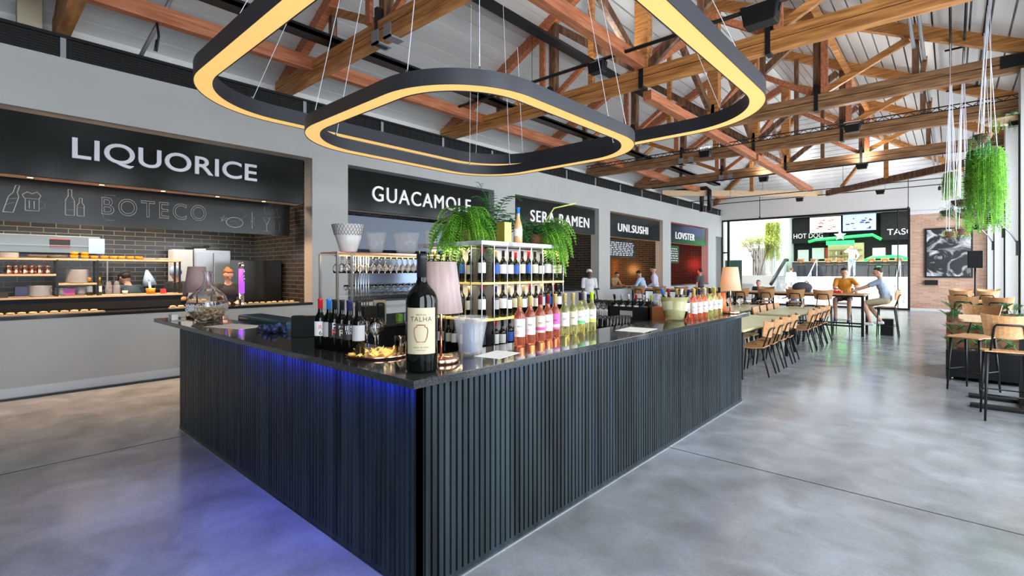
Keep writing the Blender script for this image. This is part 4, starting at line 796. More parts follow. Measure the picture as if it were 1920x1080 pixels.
bucket('glass_vase', 'tall clear vase at the right of the stemware unit', (-5.28, 4.28, 1.845), .08, .11, .33, 'clearpl'); bucket('ice_bucket', 'small blue-tinted ice bucket at the right end of the stemware unit', (-5.25, 4.58, 1.845), .07, .09, .12, 'cl_blue')
t = thing('coffee_machine', 'beige and black capsule coffee machine on the back worktop', 'coffee machine', (-4.92, 3.22, 1.03), -.5)
q = MB(); q.prism([(-.1, 0), (.06, 0), (.06, .2), (.03, .25), (-.06, .26), (-.1, .2)], -.07, .07, 0, Matrix(((1, 0, 0, 0), (0, 0, 1, 0), (0, 1, 0, 0), (0, 0, 0, 1)))); bevel(obj('machine_body', q, 'beige', t), .01)
q = MB(); q.box(.06, .15, -.05, .05, 0, .24); bevel(obj('front_panel', q, 'black', t), .03, 4)
quickbox('espresso_maker', -4.95, -4.75, 2.92, 3.08, 1.03, 1.24, 'steel_black', 'low black espresso maker with steel top left of the beige coffee machine', 'coffee machine')
for k, (x, y, m_) in enumerate(((-4.86, 3.45, 'leaf'), (-4.84, 3.55, 'cl_blue'), (-4.82, 3.66, 'copper'))): quickbox('sachet_box', x-.03, x+.03, y-.03, y+.03, 1.03, 1.12, m_, 'small %s sachet box on the back worktop right of the coffee machine' % ('green', 'blue', 'copper')[k], 'box')
t = bucket('clear_bucket', 'clear acrylic bucket with coloured cards behind the big copper lamp', (-2.24, 2.12, 1.1), .07, .11, .24, 'clearpl'); q = MB(); q.box(-.04, .04, -.03, .0, .02, .2); obj('card', q, 'cl_jeans', t); q = MB(); q.box(-.05, .03, .0, .02, .02, .22); obj('card', q, 'rust', t)
t = bucket('ice_bucket', 'clear ice bucket with yellow tint full of bottles on the far bar side', (-2.22, 5.1, 1.1), .1, .15, .25, 'yliq')
for k, (dx, dy, c) in enumerate(((-.07, 0, 'cap_blue'), (0, .06, 'cap_gold'), (.05, -.04, 'cap_white'), (-.02, -.06, 'cap_wine'), (.07, .05, 'cap_navy'))):
    o = place_bottle(wine, (-2.22+dx, 5.1+dy, 1.13), 'wine bottle with %s cap leaning in the yellow-tinted ice bucket' % CN[c], 'bottles in the ice buckets', dict(capsule=c)); o.rotation_euler.x = dy*3; o.rotation_euler.y = dx*3
t = thing('bottle_well', 'black slanted bottle well filled with spirits inside the far part of the bar', 'bottle well', (-2.95, 5.55, 1.03)); q = MB(); q.box(-.28, .28, -.12, -.1, 0, .16); q.box(-.28, .28, .1, .12, 0, .22); q.box(-.28, -.26, -.12, .12, 0, .2); q.box(.26, .28, -.12, .12, 0, .2); obj('well_wall', q, 'black', t); q = MB(); q.box(-.1, .06, -.14, -.125, .04, .11); obj('price_card', q, 'lab_grey', t)
for k, (c, l) in enumerate((('cap_black', 'lab_cream'), ('cap_silver', 'lab_white'), ('cap_white', 'lab_grey'), ('cap_red', 'lab_white'), ('cap_white', 'lab_blue'), ('cap_lime', 'lab_blue'))):
    o = place_bottle(wine, (-3.16+k*.085, 5.55, 1.04), 'spirit bottle with %s cap in the black bottle well, %s from the left' % (CN[c], ORD[k]), 'bottles in the bottle well', dict(capsule=c, label=l), None, .95); o.rotation_euler.y = -.15+.05*k
quickbox('napkin_box', -2.78, -2.5, 5.5, 5.7, 1.03, 1.2, mat('orange_cardboard', (.5, .17, .06), .7), 'orange-brown cardboard box on the worktop before the ice bucket', 'box')
bucket('acrylic_holder', 'white translucent holder standing on the orange cardboard box', (-2.62, 5.6, 1.2), .07, .1, .15, 'clearpl')
t = thing('wine_bottle', 'rose wine bottle with blue neck standing on the marble rack top between the ferns', 'wine bottle', (-3.24, 3.72, 1.9), .8); bottle_parts(t, .36, .045, mat('pale_rose_wine', (.72, .42, .2), .08, coat=1), 'lab_white', .2, .4, 'burgundy', 'cap_blue')
quickbox('gold_tin', -3.33, -3.22, 3.5, 3.6, 1.9, 2.1, mat('gold_tin', (.75, .5, .12), .3, .7), 'golden tin on the marble rack top left of the rose bottle', 'tin')
light('rack_glow', 'AREA', (-3.22, 3.8, 1.84), 3, (1, .85, .5), size=(.05, 1.1)); light('rack_glow', 'AREA', (-3.22, 3.8, 1.49), 3, (1, .85, .5), size=(.05, 1.1)); light('rack_glow', 'AREA', (-3.6, 3.17, 1.84), 4, (1, .85, .5), size=(.7, .05)); light('rack_glow', 'AREA', (-3.6, 3.17, 1.49), 4, (1, .85, .5), size=(.7, .05))
light('stemware_glow', 'AREA', (-5.25, 3.75, 1.80), 5, (1, .75, .45), size=(.05, 1.7))
# ---------------------------------------------------------------- tables, chairs, stools
def chair(name, cat, sh, oak='oak'):
    def f():
        t = thing(name, '', cat)
        q = MB(); n = 8; vs = []
        for z in (0, .014):
            for j in range(n+1):
                y = -.19+.40*j/n; zz = sh-.014+z-(.018*math.sin(PI*j/n))+(-.025*max(0, (j-6)/2)); w = .205-.02*abs(j-4)/4
                vs += [(-w, y, zz), (w, y, zz)]
        m_ = 2*(n+1); fs = []
        for j in range(n): a = 2*j; fs += [(a, a+2, a+3, a+1), (m_+a, m_+a+1, m_+a+3, m_+a+2), (a, m_+a, m_+a+2, a+2), (a+1, a+3, m_+a+3, m_+a+1)]
        fs += [(0, 1, m_+1, m_), (2*n, m_+2*n, m_+2*n+1, 2*n+1)]; q.add(vs, fs, 0); obj('seat', q, oak, t)
        q = MB(); n = 10; vs = []; H = .22
        for th in (0, .014):
            for j in range(n+1):
                u = -1+2*j/n; yb = -.265+.07*u*u-th; xt, xb = .225*u, .185*u; z0 = sh+.14; z1 = sh+.19+H-.025*(1-u*u)
                vs += [(xb, yb+.02, z0+.03*u*u), (xt, yb-.015, z1)]
        m_ = 2*(n+1); fs = []
        for j in range(n): a = 2*j; fs += [(a, a+1, a+3, a+2), (m_+a, m_+a+2, m_+a+3, m_+a+1), (a, a+2, m_+a+2, m_+a), (a+1, m_+a+1, m_+a+3, a+3)]
        fs += [(0, m_, m_+1, 1), (2*n, 2*n+1, m_+2*n+1, m_+2*n)]; q.add(vs, fs, 0); obj('backrest', q, oak, t)
        q = MB(); q.tube([(-.14, -.17, sh-.03), (-.115, -.262, sh+.26), (-.1, -.285, sh+.29), (.1, -.285, sh+.29), (.115, -.262, sh+.26), (.14, -.17, sh-.03)], .011, 6); obj('back_frame', q, 'steel_black', t)
        q = MB(); q.tube([(-.16, -.17, sh-.03), (.16, -.17, sh-.03), (.16, .15, sh-.03), (-.16, .15, sh-.03)], .008, 6, closed=True); obj('seat_frame', q, 'steel_black', t)
        k = .08 if sh < .6 else .05
        for sx in (-1, 1):
            for (y0, y1) in ((-.17, -.17-k-.03), (.15, .15+k*.6)):
                q = MB(); q.tube([(sx*.16, y0, sh-.03), (sx*(.16+k*.5), y1, 0.0)], [.018, .011], 7); obj('leg', q, 'steel_black', t)
        if sh > .6: q = MB(); q.tube([(-.185, -.2, .28), (.185, -.2, .28), (.185, .18, .28), (-.185, .18, .28)], .008, 6, closed=True); obj('footrest', q, 'steel_black', t)
        return t
    return f
dc = pool(chair('dining_chair', 'chair', .45)); st = pool(chair('bar_stool', 'bar stool', .76))
def table(name, lab, x0, x1, y0, y1, z, m='oaktop', legs=True, foot=False, cat='table'):
    cx, cy = (x0+x1)/2, (y0+y1)/2; t = thing(name, lab, cat, (cx, cy, 0), 0, 'wooden hall tables'); a, c = (x1-x0)/2, (y1-y0)/2
    q = MB(); q.prism(rrect(-a, a, -c, c, .04, 4), z-.035, z); bevel(obj('tabletop', q, m, t), .004)
    if legs:
        for sx in (-1, 1):
            for sy in (-1, 1): q = MB(); X, Y_ = sx*(a-.06), sy*(c-.06); q.box(X-.028, X+.028, Y_-.028, Y_+.028, 0, z-.035); obj('leg', q, 'steel_black', t)
        q = MB(); q.box(-a+.05, a-.05, -c+.05, -c+.08, z-.075, z-.035); q.box(-a+.05, a-.05, c-.08, c-.05, z-.075, z-.035); q.box(-a+.05, -a+.08, -c+.05, c-.05, z-.075, z-.035); q.box(a-.08, a-.05, -c+.05, c-.05, z-.075, z-.035); obj('apron', q, 'steel_black', t)
    if foot: q = MB(); q.box(-a+.06, a-.06, -c+.05, -c+.08, .22, .26); q.box(-a+.06, a-.06, c-.08, c-.05, .22, .26); obj('foot_rail', q, 'steel_black', t)
    return t
table('dining_table', 'long pale oak table right behind the far end of the bar', -3.05, -2.3, 7.75, 10.6, .75)
table('dining_table', 'long pale oak table following the one behind the bar, with black legs', -3.05, -2.3, 11.1, 13.85, .75)
table('high_table', 'long high oak table across the hall where two men sit', -4.75, -1.6, 14.9, 15.85, 1.05, 'oak', foot=True)
table('high_table', 'second long high oak table farther left, behind the orange lamp', -8.0, -5.1, 14.9, 15.85, 1.05, 'oak', foot=True)
table('dining_table', 'pale oak table standing alone by the left wall beyond the bar', -4.2, -3.5, 11.1, 13.85, .75)
for k, y in enumerate((8.42, 8.95, 9.5, 10.05)):
    dc((-2.36, y, 0), PI/2+.06*(k % 2), 'oak chair on the aisle side of the table behind the bar, %s from the bar' % ORD[k], 'chairs at the table behind the bar')
    dc((-2.98, y, 0), -PI/2, 'oak chair on the far side of the table behind the bar, %s from the bar' % ORD[k], 'chairs at the table behind the bar')
for k, y in enumerate((11.55, 12.1, 12.68, 13.25)):
    dc((-2.36, y, 0), PI/2-.05*(k % 2), 'oak chair on the aisle side of the second long table, %s from the bar' % ORD[k], 'chairs at the second long table')
    dc((-2.98, y, 0), -PI/2, 'oak chair on the far side of the second long table, %s from the bar' % ORD[k], 'chairs at the second long table')
for k, x in enumerate((-4.4, -3.75, -3.05, -2.45)): st((x, 14.72, 0), 0 if k < 3 else .1, 'oak bar stool on the near side of the high table, %s from the left' % ORD[k], 'stools at the high table')
for k, x in enumerate((-4.2, -3.4)): st((x, 16.1, 0), PI, 'oak bar stool on the far side of the high table, %s from the left' % ORD[k], 'stools at the high table')
for k, x in enumerate((-7.5, -6.8, -6.1, -5.5)): st((x, 14.72, 0), 0, 'oak bar stool at the left high table behind the orange lamp, %s from the left' % ORD[k], 'stools at the left high table')
st((-2.25, 16.2, 0), PI, 'oak bar stool under the man in the orange shirt', 'stools at the high table'); st((-1.22, 15.35, 0), PI/2, 'oak bar stool under the man in the grey shirt', 'stools at the high table')
# right-hand side high tables and stools
t = thing('high_table', 'high oak table with a black pedestal base, nearest on the right edge', 'table', (.66, 8.45, 0))
q = MB(); q.prism(rrect(-.6, .46, -.42, .42, .06, 5), 1.015, 1.05); bevel(obj('tabletop', q, 'shelfwood', t), .005)
q = MB(); q.box(-.06, .02, -.05, .03, .04, 1.015); q.box(.08, .16, -.05, .03, .04, 1.015); obj('pedestal', q, 'steel_black', t); q = MB(); q.box(-.5, .2, -.42, -.3, 0, .045); q.box(-.5, .2, .18, .3, 0, .045); q.box(-.06, .16, -.4, .3, 0, .05); bevel(obj('base_foot', q, 'steel_black', t), .01)
table('high_table', 'high oak table on the right before the brick wall', -.05, .8, 16.6, 17.5, 1.05, 'oaktop', foot=True); table('high_table', 'high oak table on the right just beyond the planter', -.02, .8, 12.9, 13.7, 1.05, 'oak', foot=True)
st((.44, 7.66, 0), 0.05, 'oak bar stool nearest the camera, its back towards us, at the right edge', 'stools on the right side'); st((.2, 9.14, 0), PI-.5, 'oak bar stool behind the nearest high table on the right', 'stools on the right side')
st((.95, 9.05, 0), PI+.2, 'oak bar stool on the far right behind the nearest high table', 'stools on the right side')
for k, x in enumerate((.16, .62)):
    st((x, 12.75, 0), 0, 'oak bar stool at the high table beyond the planter, near side, %s' % ('left', 'right')[k], 'stools on the right side'); st((x, 16.45, 0), 0, 'oak bar stool at the farthest right high table, near side, %s' % ('left', 'right')[k], 'stools on the right side'); st((x+.1, 17.75, 0), PI, 'oak bar stool at the farthest right high table, far side, %s' % ('left', 'right')[k], 'stools on the right side')
# things on the tables
t = thing('bud_vase', 'small glass vase with white flowers on the second long table', 'vase', (-2.62, 13.2, .75)); q = MB(); q.lathe([(0, 0), (.025, 0), (.03, .06), (.015, .12), (.018, .14)], n=12); obj('vase_body', q, 'glass', t); q = MB(); q.tube([(0, 0, .02), (.01, 0, .24)], .003, 4); q.ell((.01, 0, .25), (.025, .025, .02)); q.ell((-.015, .01, .22), (.018, .018, .016)); obj('flowers', q, 'white', t)
t = thing('food_tray', 'red basket with food on the high table between the two men', 'tray', (-2.32, 15.5, 1.05)); q = MB(); q.prism(rrect(-.16, .16, -.11, .11, .03, 4), 0, .06); obj('basket', q, 'red', t); q = MB()
for k in range(9): q.ell((rnd.uniform(-.1, .1), rnd.uniform(-.06, .06), .065), (.03, .03, .02))
obj('food', q, 'bread', t)
q = MB(); q.tube([(0, 0, 0), (0, 0, .16)], [.03, .035], 10); tag(obj('paper_cup', q, 'porc', None, (-1.85, 15.5, 1.05)), 'paper cup on the high table before the man in the grey shirt', 'cup')
quickbox('shopping_bag', -1.36, -1.1, 15.6, 15.9, 0, .42, 'black', 'black bag standing on the floor behind the stool of the man in the grey shirt', 'bag')
t = thing('backpack', 'dark grey backpack on the high table, left of the man in orange', 'backpack', (-3.1, 15.55, 1.05)); q = MB(); q.ell((0, 0, .13), (.25, .15, .15)); q.box(-.2, .2, -.1, .1, 0, .08); obj('pack_body', q, 'cl_dkgrey', t); q = MB(); q.tube([(.05, 0, .26), (.1, 0, .31), (.16, 0, .25)], .012, 6); obj('handle', q, 'cl_black', t)
# black speaker, picture, wall box
t = thing('speaker', 'black loudspeaker on a pole before the framed photograph', 'loudspeaker', (.41, 16.05, 1.7)); q = MB(); q.prism([(-.14, -.12), (.14, -.12), (.11, .12), (-.11, .12)], 0, .41); bevel(obj('cabinet', q, 'steel_black', t), .015); q = MB(); q.box(-.12, .12, -.13, -.12, .03, .38); obj('grille', q, 'slatback', t)
q = MB(); q.lathe([(.2, 0), (.2, .02), (.02, .03), (.018, 1.7), (0, 1.7)], n=14); tag(obj('speaker_stand', q, 'steel_black', None, (.41, 16.05, 0)), 'black pole stand carrying the loudspeaker on the right', 'stand')
t = thing('framed_picture', 'large black and white framed picture on the brick wall', 'picture', (-.11, FY-.06, 1.37)); q = MB(); q.box(-.72, .72, -.03, .03, 0, 2.0); q2 = obj('frame', q, 'steel_black', t)
pic = mat('grey_abstract_print', (.02, .02, .02), .5); nt = pic.node_tree; nz = nt.nodes.new('ShaderNodeTexNoise'); nz.inputs['Scale'].default_value = 1.9; nz.inputs['Distortion'].default_value = 1.6; tcn = nt.nodes.new('ShaderNodeTexCoord'); rp = nt.nodes.new('ShaderNodeValToRGB'); rp.color_ramp.elements[0].position = .48; rp.color_ramp.elements[1].position = .66; rp.color_ramp.elements[1].color = (.55, .55, .56, 1); rp.color_ramp.elements[0].color = (.018, .018, .02, 1)
nt.links.new(tcn.outputs['Object'], nz.inputs['Vector']); nt.links.new(nz.outputs['Fac'], rp.inputs[0]); nt.links.new(rp.outputs[0], nt.nodes['Principled BSDF'].inputs['Base Color'])
q = MB(); q.box(-.66, .66, -.035, -.03, .06, 1.94); obj('print', q, pic, t)
quickbox('wall_box', -.83, -.42, FY-.14, FY-.03, 1.07, 1.27, 'steel_black', 'small dark box fixed on the brick wall below the picture', 'wall box')
# ---------------------------------------------------------------- people
def ik(a, t, l1, l2, pole):
    a = Vector(a); t = Vector(t); d = t-a; L = min(d.length, (l1+l2)*.999); d.normalize(); x = (l1*l1-l2*l2+L*L)/(2*L); h = math.sqrt(max(0, l1*l1-x*x)); p = Vector(pole); p = (p-d*p.dot(d)).normalized(); return a+d*x+p*h, a+d*L
def remesh(o, v): m = o.modifiers.new('smooth_surface', 'REMESH'); m.mode = 'VOXEL'; m.voxel_size = v; m.use_smooth_shade = True; s = o.modifiers.new('soften', 'SMOOTH'); s.iterations = 3; return o
def person(label, loc, rz, h=1.72, lean=0, seat=None, skin='skin', shirt='cl_white', pants='cl_black', hair='hair', shoe='cl_black', hands=None, cap=None, head=(0, 0), longhair=False, apron=None, vox=.011, shorts=False, knees=None, feet=None, group=None, pack=False, sleeve=.75):
    t = thing('person', label, 'person', loc, rz, group); s = h/1.72
    hipz = .92 if seat is None else seat+.11
    RL = Matrix.Rotation(-lean, 3, 'X'); piv = Vector((0, 0, hipz))
    def U(x, y, z): return piv+RL @ Vector((x, y, z-.92))                 # upper-body point, z as when standing
    neck, hc = U(0, 0, 1.44), U(0, .015, 1.60); RH = RL @ Euler((-head[0], 0, head[1])).to_matrix(); hd = lambda x, y, z: hc+RH @ Vector((x, y, z))
    hands = hands or ((-.24, .1, .82-.92+hipz), (.24, .1, .82-.92+hipz))
    b = MB(); SH = []; 
    for sx, tg in ((-1, hands[0]), (1, hands[1])):
        sh_ = U(sx*.175, 0, 1.385); el, wr = ik(sh_, tg, .285, .25, (sx*.45, -.6, -.5)); SH.append((sh_, el, wr))
    b.ell(U(0, 0, .95), (.155, .11, .12), RL); b.ell(U(0, 0, 1.1), (.135, .092, .15), RL); b.ell(U(0, .005, 1.27), (.165, .108, .17), RL); b.cap(U(-.13, 0, 1.39), U(.13, 0, 1.39), .055, .055); b.cap(U(0, 0, 1.38), U(0, .01, 1.52), .058, .05)
    b.ell(hc, (.076, .095, .112), RH, n=18, k=12); b.ell(hd(0, .045, -.055), (.052, .05, .055), RH); b.ell(hd(0, .098, -.012), (.012, .018, .024), RH, n=8, k=6); b.ell(hd(0, .082, -.062), (.024, .012, .009), RH, n=8, k=6)
    for sx in (-1, 1): b.ell(hd(sx*.078, 0, -.005), (.012, .022, .032), RH, n=8, k=6); b.ell(hd(sx*.03, .078, .028), (.026, .014, .01), RH, n=8, k=6)
    for sx, (sh_, el, wr) in zip((-1, 1), SH):
        b.cap(sh_, el, .048, .036); b.cap(el, wr, .037, .024); d = (wr-el).normalized(); sd = d.cross(Vector((0, 0, 1))); sd = sd.normalized() if sd.length > .1 else Vector((0, 1, 0)); dn = sd.cross(d).normalized(); dn = dn if dn.z < 0 else -dn
        pc = wr+d*.05; b.cap(wr, pc+d*.02, .024, .03); b.cap(pc-sd*.022+d*.02, pc+sd*.022+d*.02, .02, .02)
        for f in range(4):
            o0 = pc+d*.035+sd*(-.03+.02*f); L = (.07, .082, .078, .06)[f]; o1 = o0+d*L*.55+dn*.008; o2 = o1+d*L*.35+dn*.028; b.cap(o0, o1, .0105, .0095, 6); b.cap(o1, o2, .0095, .008, 6)
        th = pc-sd*sx*.03; b.cap(th, th-sd*sx*.028+d*.03+dn*.01, .0125, .011, 6); b.cap(th-sd*sx*.028+d*.03+dn*.01, th-sd*sx*.026+d*.058+dn*.02, .011, .009, 6)
    LG = []
    for i, sx in enumerate((-1, 1)):
        hp = Vector((sx*.09, 0, hipz-.02))
        if seat is None: kn = Vector(knees[i]) if knees else Vector((sx*.1, .03, .49)); an = Vector(feet[i]) if feet else Vector((sx*.11, -.02, .08))
        else: kn = Vector(knees[i]) if knees else Vector((sx*.14, .42, hipz-.03)); an = Vector(feet[i]) if feet else Vector((sx*.14, .36, hipz-.46))
        LG.append((hp, kn, an)); b.cap(hp, kn, .08, .052); b.cap(kn, kn.lerp(an, .35), .052, .054); b.cap(kn.lerp(an, .35), an, .054, .034); b.cap(an+Vector((0, -.02, -.04)), an+Vector((0, .12, -.05)), .034, .026)
    for i_ in range(len(b.v)): b.v[i_] = tuple(c*s for c in b.v[i_])
    remesh(obj('body', b, skin, t), vox)
    def part(nm, q, m, v=None):
        for i_ in range(len(q.v)): q.v[i_] = tuple(c*s for c in q.v[i_])
        o = obj(nm, q, m, t); remesh(o, v or vox); return o
    q = MB(); g = .014
    q.ell(U(0, 0, .97), (.155+g, .115+g, .10), RL); q.ell(U(0, 0, 1.1), (.14+g, .10+g, .17), RL); q.ell(U(0, .005, 1.27), (.165+g, .11+g, .165), RL); q.cap(U(-.13, 0, 1.385), U(.13, 0, 1.385), .062, .062)
    for sh_, el, wr in SH: q.cap(sh_, sh_.lerp(el, sleeve), .064, .056)
    if sleeve >= 1:
        for sh_, el, wr in SH: q.cap(el, el.lerp(wr, .85), .05, .036)
    part('shirt', q, shirt)
    q = MB(); q.ell(U(0, 0, .93), (.165, .122, .10), RL)
    for hp, kn, an in LG:
        q.cap(hp, kn if not shorts else hp.lerp(kn, .85), .094, .066)
        if not shorts: q.cap(kn, an, .064, .05)
    part('trousers' if not shorts else 'shorts', q, pants)
    q = MB()
    if cap == 'net': q.ell(hd(0, -.012, .03), (.092, .108, .10), RH); part('hair_net', q, 'cl_blue')
    elif cap:
        q.ell(hd(0, -.014, .04), (.092, .108, .082), RH); q.ell(hd(0, .1, .045), (.06, .05, .008), RH) if cap != 'cl_white' else None; part('cap', q, cap)
    q = MB(); q.ell(hd(0, -.032, .028), (.084, .084, .092), RH); q.ell(hd(0, .012, .084), (.072, .056, .034), RH)
    if longhair: q.ell(hd(0, -.095, .08), (.035, .035, .035), RH); q.ell(hd(0, -.05, -.03), (.075, .06, .09), RH)
    if cap: q = MB(); q.ell(hd(0, -.03, -.0), (.084, .085, .085), RH)
    part('hair', q, hair)
    for sx in (-1, 1):
        q = MB(); q.ell(hd(sx*.031, .0875, .008), (.011, .006, .006), RH, n=8, k=6); part_ = obj('eye', q, 'ink', t)
        for v in part_.data.vertices: v.co *= s
    for hp, kn, an in LG:
        q = MB(); q.cap(an+Vector((0, -.03, -.045)), an+Vector((0, .13, -.055)), .042, .033, 8); q.ell(an+Vector((0, .05, -.066)), (.042, .13, .014)); part('shoe', q, shoe)
    if apron: q = MB(); q.ell(U(0, .06, 1.05), (.15, .075, .3), RL); part('apron', q, apron)
    if pack: q = MB(); q.ell(U(0, -.17, 1.2), (.15, .1, .22), RL); part('rucksack', q, 'cl_navy')
    return t
def face(dx, dy): return math.atan2(-dx, dy)               # rz so that local +Y points along (dx, dy)
person('cook in black cap and black shirt bent over behind the pass shelf, seen from behind', (-10.55, 2.05, 0), face(-1, -.5), 1.7, .42, shirt='cl_teal', cap='cl_black', hands=((-.15, .45, 1.05), (.15, .45, 1.05)), head=(.3, 0))
person('cook with a blue hair net beside the refrigerator, looking down', (-10.7, 2.72, 0), face(.6, -1), 1.72, .12, shirt='cl_black', cap='net', hands=((-.15, .38, 1.1), (.15, .38, 1.1)), head=(.45, 0))
person('woman in black T-shirt with auburn hair tied up, looking down at the counter', (-9.72, 3.2, 0), face(1, -.1), 1.68, .08, shirt='cl_black', hair='hairred', longhair=True, hands=((-.1, .38, 1.12), (.14, .38, 1.12)), head=(.5, .1), sleeve=.6)
person('man in white T-shirt and white cap standing beside the RAMEN opening', (-8.3, 12.85, 0), face(.9, -.9), 1.70, 0, skin='skin2', shirt='cl_white', cap='cl_white', pants='cl_black', sleeve=.8)
person('sushi cook in a tan shirt leaning on the counter', (-9.98, 17.0, 0), face(1, -.1), 1.68, .42, shirt='cl_tan', hands=((-.3, .5, 1.09), (.2, .52, 1.09)), head=(.2, 0))
person('customer in a light blue shirt leaning towards the sushi counter', (-8.3, 16.55, 0), face(-1, -.1), 1.7, .35, shirt='cl_blue', pants='cl_white', hands=((-.15, .5, 1.1), (.15, .5, 1.1)), head=(.3, 0), sleeve=1)
person('tall customer in a lilac shirt and jeans at the sushi counter', (-8.15, 17.1, 0), face(-1, -.35), 1.84, .12, shirt='cl_lilac', pants='cl_jeans', head=(.5, 0), sleeve=1, hands=((-.2, .25, 1.0), (.2, .25, 1.0)))
person('customer in a dark grey shirt facing the LOVSTER opening', (-8.2, 21.6, 0), face(-1, .2), 1.74, .05, shirt='cl_dkgrey', pants='cl_black')
person('visitor with a navy shirt and rucksack walking near the glass wall', (-7.6, 23.8, 0), face(-.2, 1), 1.68, .08, shirt='cl_jeans', pants='cl_navy', pack=True, head=(.2, .3))
person('man in an orange T-shirt and dark shorts eating at the high table', (-2.2, 16.18, 0), PI, 1.76, .08, seat=.78, shirt='cl_orange', pants='cl_black', shorts=True, hands=((-.32, .42, 1.2), (.12, .45, 1.12)), head=(.3, .15), knees=((-.16, .42, .84), (.16, .4, .84)), feet=((-.14, .36, .34), (.14, .42, .36)), shoe='cl_navy', sleeve=.7)
person('man in grey T-shirt and khaki shorts on the end stool, leaning on the table', (-1.22, 15.36, 0), PI/2, 1.78, .22, seat=.78, shirt='cl_grey', pants='cl_khaki', shorts=True, hands=((-.12, .62, 1.10), (.15, .58, 1.10)), head=(.1, .2), knees=((-.15, .42, .8), (.14, .36, .74)), feet=((-.1, .3, .34), (.14, .12, .36)), shoe='cl_white', sleeve=.8)
person('child with a dark cap and blue shirt at a table near the glass wall', (-4.45, 21.0, 0), face(-.6, .8), 1.30, .1, seat=.48, shirt='cl_bright', cap='cl_black', pants='cl_navy', hands=((-.35, .35, .8), (.15, .35, .8)))
person('seated woman with brown hair and dark top near the glass wall', (-5.7, 21.0, 0), face(.1, -1), 1.62, .05, seat=.46, shirt='cl_black', hair='hair', longhair=True, skin='skin')
table('dining_table', 'pale oak table near the glass wall where the child sits', -5.5, -4.3, 21.45, 22.15, .75)
dc((-4.45, 21.0, 0), face(-.6, .8), 'oak chair under the child in the dark cap', 'chairs near the glass wall'); dc((-5.7, 21.0, 0), PI, 'oak chair under the seated woman with brown hair', 'chairs near the glass wall')
# ---------------------------------------------------------------- plants
def fronds(q, n, L, droop, w, rnd, lead=14, m=0, up=(.3, 1.2), c=(0, 0, 0), sweep=(0, 2*PI), drz=1.0):
    for k in range(n):
        a = rnd.uniform(*sweep); e = rnd.uniform(*up); l = L*rnd.uniform(.65, 1.1); p = Vector(c); d = Vector((math.cos(a)*math.cos(e), math.sin(a)*math.cos(e), math.sin(e))); pts = [p.copy()]; st_ = l/lead
        for j in range(lead):
            d = (d+Vector((0, 0, -droop*(.4+j/lead)/lead*2.2*drz))).normalized(); p = p+d*st_; pts.append(p.copy())
            sd = d.cross(Vector((0, 0, 1))); sd = sd.normalized() if sd.length > .05 else Vector((math.cos(a+1.57), math.sin(a+1.57), 0)); ww = w*math.sin(PI*min(1, (j+2)/(lead+2)))
            for sgn in (1, -1): q.leaf(p, sd*sgn+d*.45, ww, st_*.85, m, bend=.15)
        q.tube(pts, .0025, 3, m)
def plant(name, lab, cat, loc, parts, pot=None, group=None):
    t = thing(name, lab, cat, loc, 0, group)
    for nm, q, m in parts: obj(nm, q, m, t)
    if pot: q = MB(); q.lathe([(0, 0), (pot[0]*.8, 0), (pot[0], pot[1]), (pot[0]*.9, pot[1]), (0, pot[1]*.9)], n=18); obj('pot', q, pot[2], t)
    return t
r1 = random.Random(5)
q = MB(); fronds(q, 170, .50, 1.9, .055, r1, 15, c=(0, 0, .14), up=(-.25, 1.35)); q2 = MB(); fronds(q2, 26, .42, 1.4, .075, r1, 10, c=(0, .1, .15), up=(.8, 1.4))
plant('fern', 'bushy bright green fern on the left of the bottle rack top', 'fern', (-3.58, 3.30, 1.9), [('foliage', q, 'leaf'), ('dark_foliage', q2, 'leafdark')], (.12, .12, 'rust'))
q = MB(); fronds(q, 34, .62, 1.3, .09, r1, 14, c=(0, 0, .15), up=(.6, 1.4)); q2 = MB(); q2.tube([(0, 0, .2), (-.1, .0, .55), (-.22, 0, .72)], .004, 4)
for k in range(16): q2.leaf((-.1-.12*k/16, 0, .45+.27*k/16), (r1.uniform(-1, 1), r1.uniform(-1, 1), .3), .06, .012)
plant('palm', 'dark leafy palm behind the fern on the bottle rack with a wispy tip', 'palm', (-3.72, 3.85, 1.9), [('foliage', q, 'leafdark'), ('wispy_stem', q2, 'leafdark')], (.1, .13, 'rust'))
q = MB(); fronds(q, 90, .55, 1.8, .06, r1, 16, c=(0, 0, .12), up=(-.3, 1.2), sweep=(-.6, 2.4)); q2 = MB(); fronds(q2, 22, .45, 1.6, .10, r1, 10, c=(0, 0, .12), up=(.4, 1.3)); q3 = MB(); q3.tube([(0, 0, .15), (.1, .15, .42), (.28, .3, .47)], .008, 5); fronds(q3, 12, .5, 2.3, .06, r1, 14, c=(0, .05, .1), up=(0, .8), sweep=(0, 1.5))
plant('fern', 'drooping yellow-green fern at the right end of the bottle rack top', 'fern', (-3.38, 4.22, 1.9), [('foliage', q, 'leaf'), ('broad_foliage', q2, 'leafdark'), ('yellow_fronds', q3, 'leafyel')], (.11, .12, 'rust'))
def trailing(q, n, L, R, rnd, m=0, lw=.03):
    for k in range(n):
        a = rnd.uniform(0, 2*PI); r = R*math.sqrt(rnd.random()); p = Vector((r*math.cos(a), r*math.sin(a), .02)); l = L*rnd.uniform(.45, 1); d = Vector((math.cos(a)*.3, math.sin(a)*.3, -.12)); j = 0; pts = [p.copy()]
        while j*.028 < l:
            d = (d+Vector((rnd.uniform(-.06, .06), rnd.uniform(-.06, .06), -.38))).normalized(); p = p+d*.028; pts.append(p.copy()); j += 1
            for s_ in (0, 1): b = rnd.uniform(0, 2*PI); q.leaf(p, (math.cos(b), math.sin(b), -.1), lw, lw*.6, m, bend=.3)
        q.tube(pts[::3]+[pts[-1]], .003, 3, m)
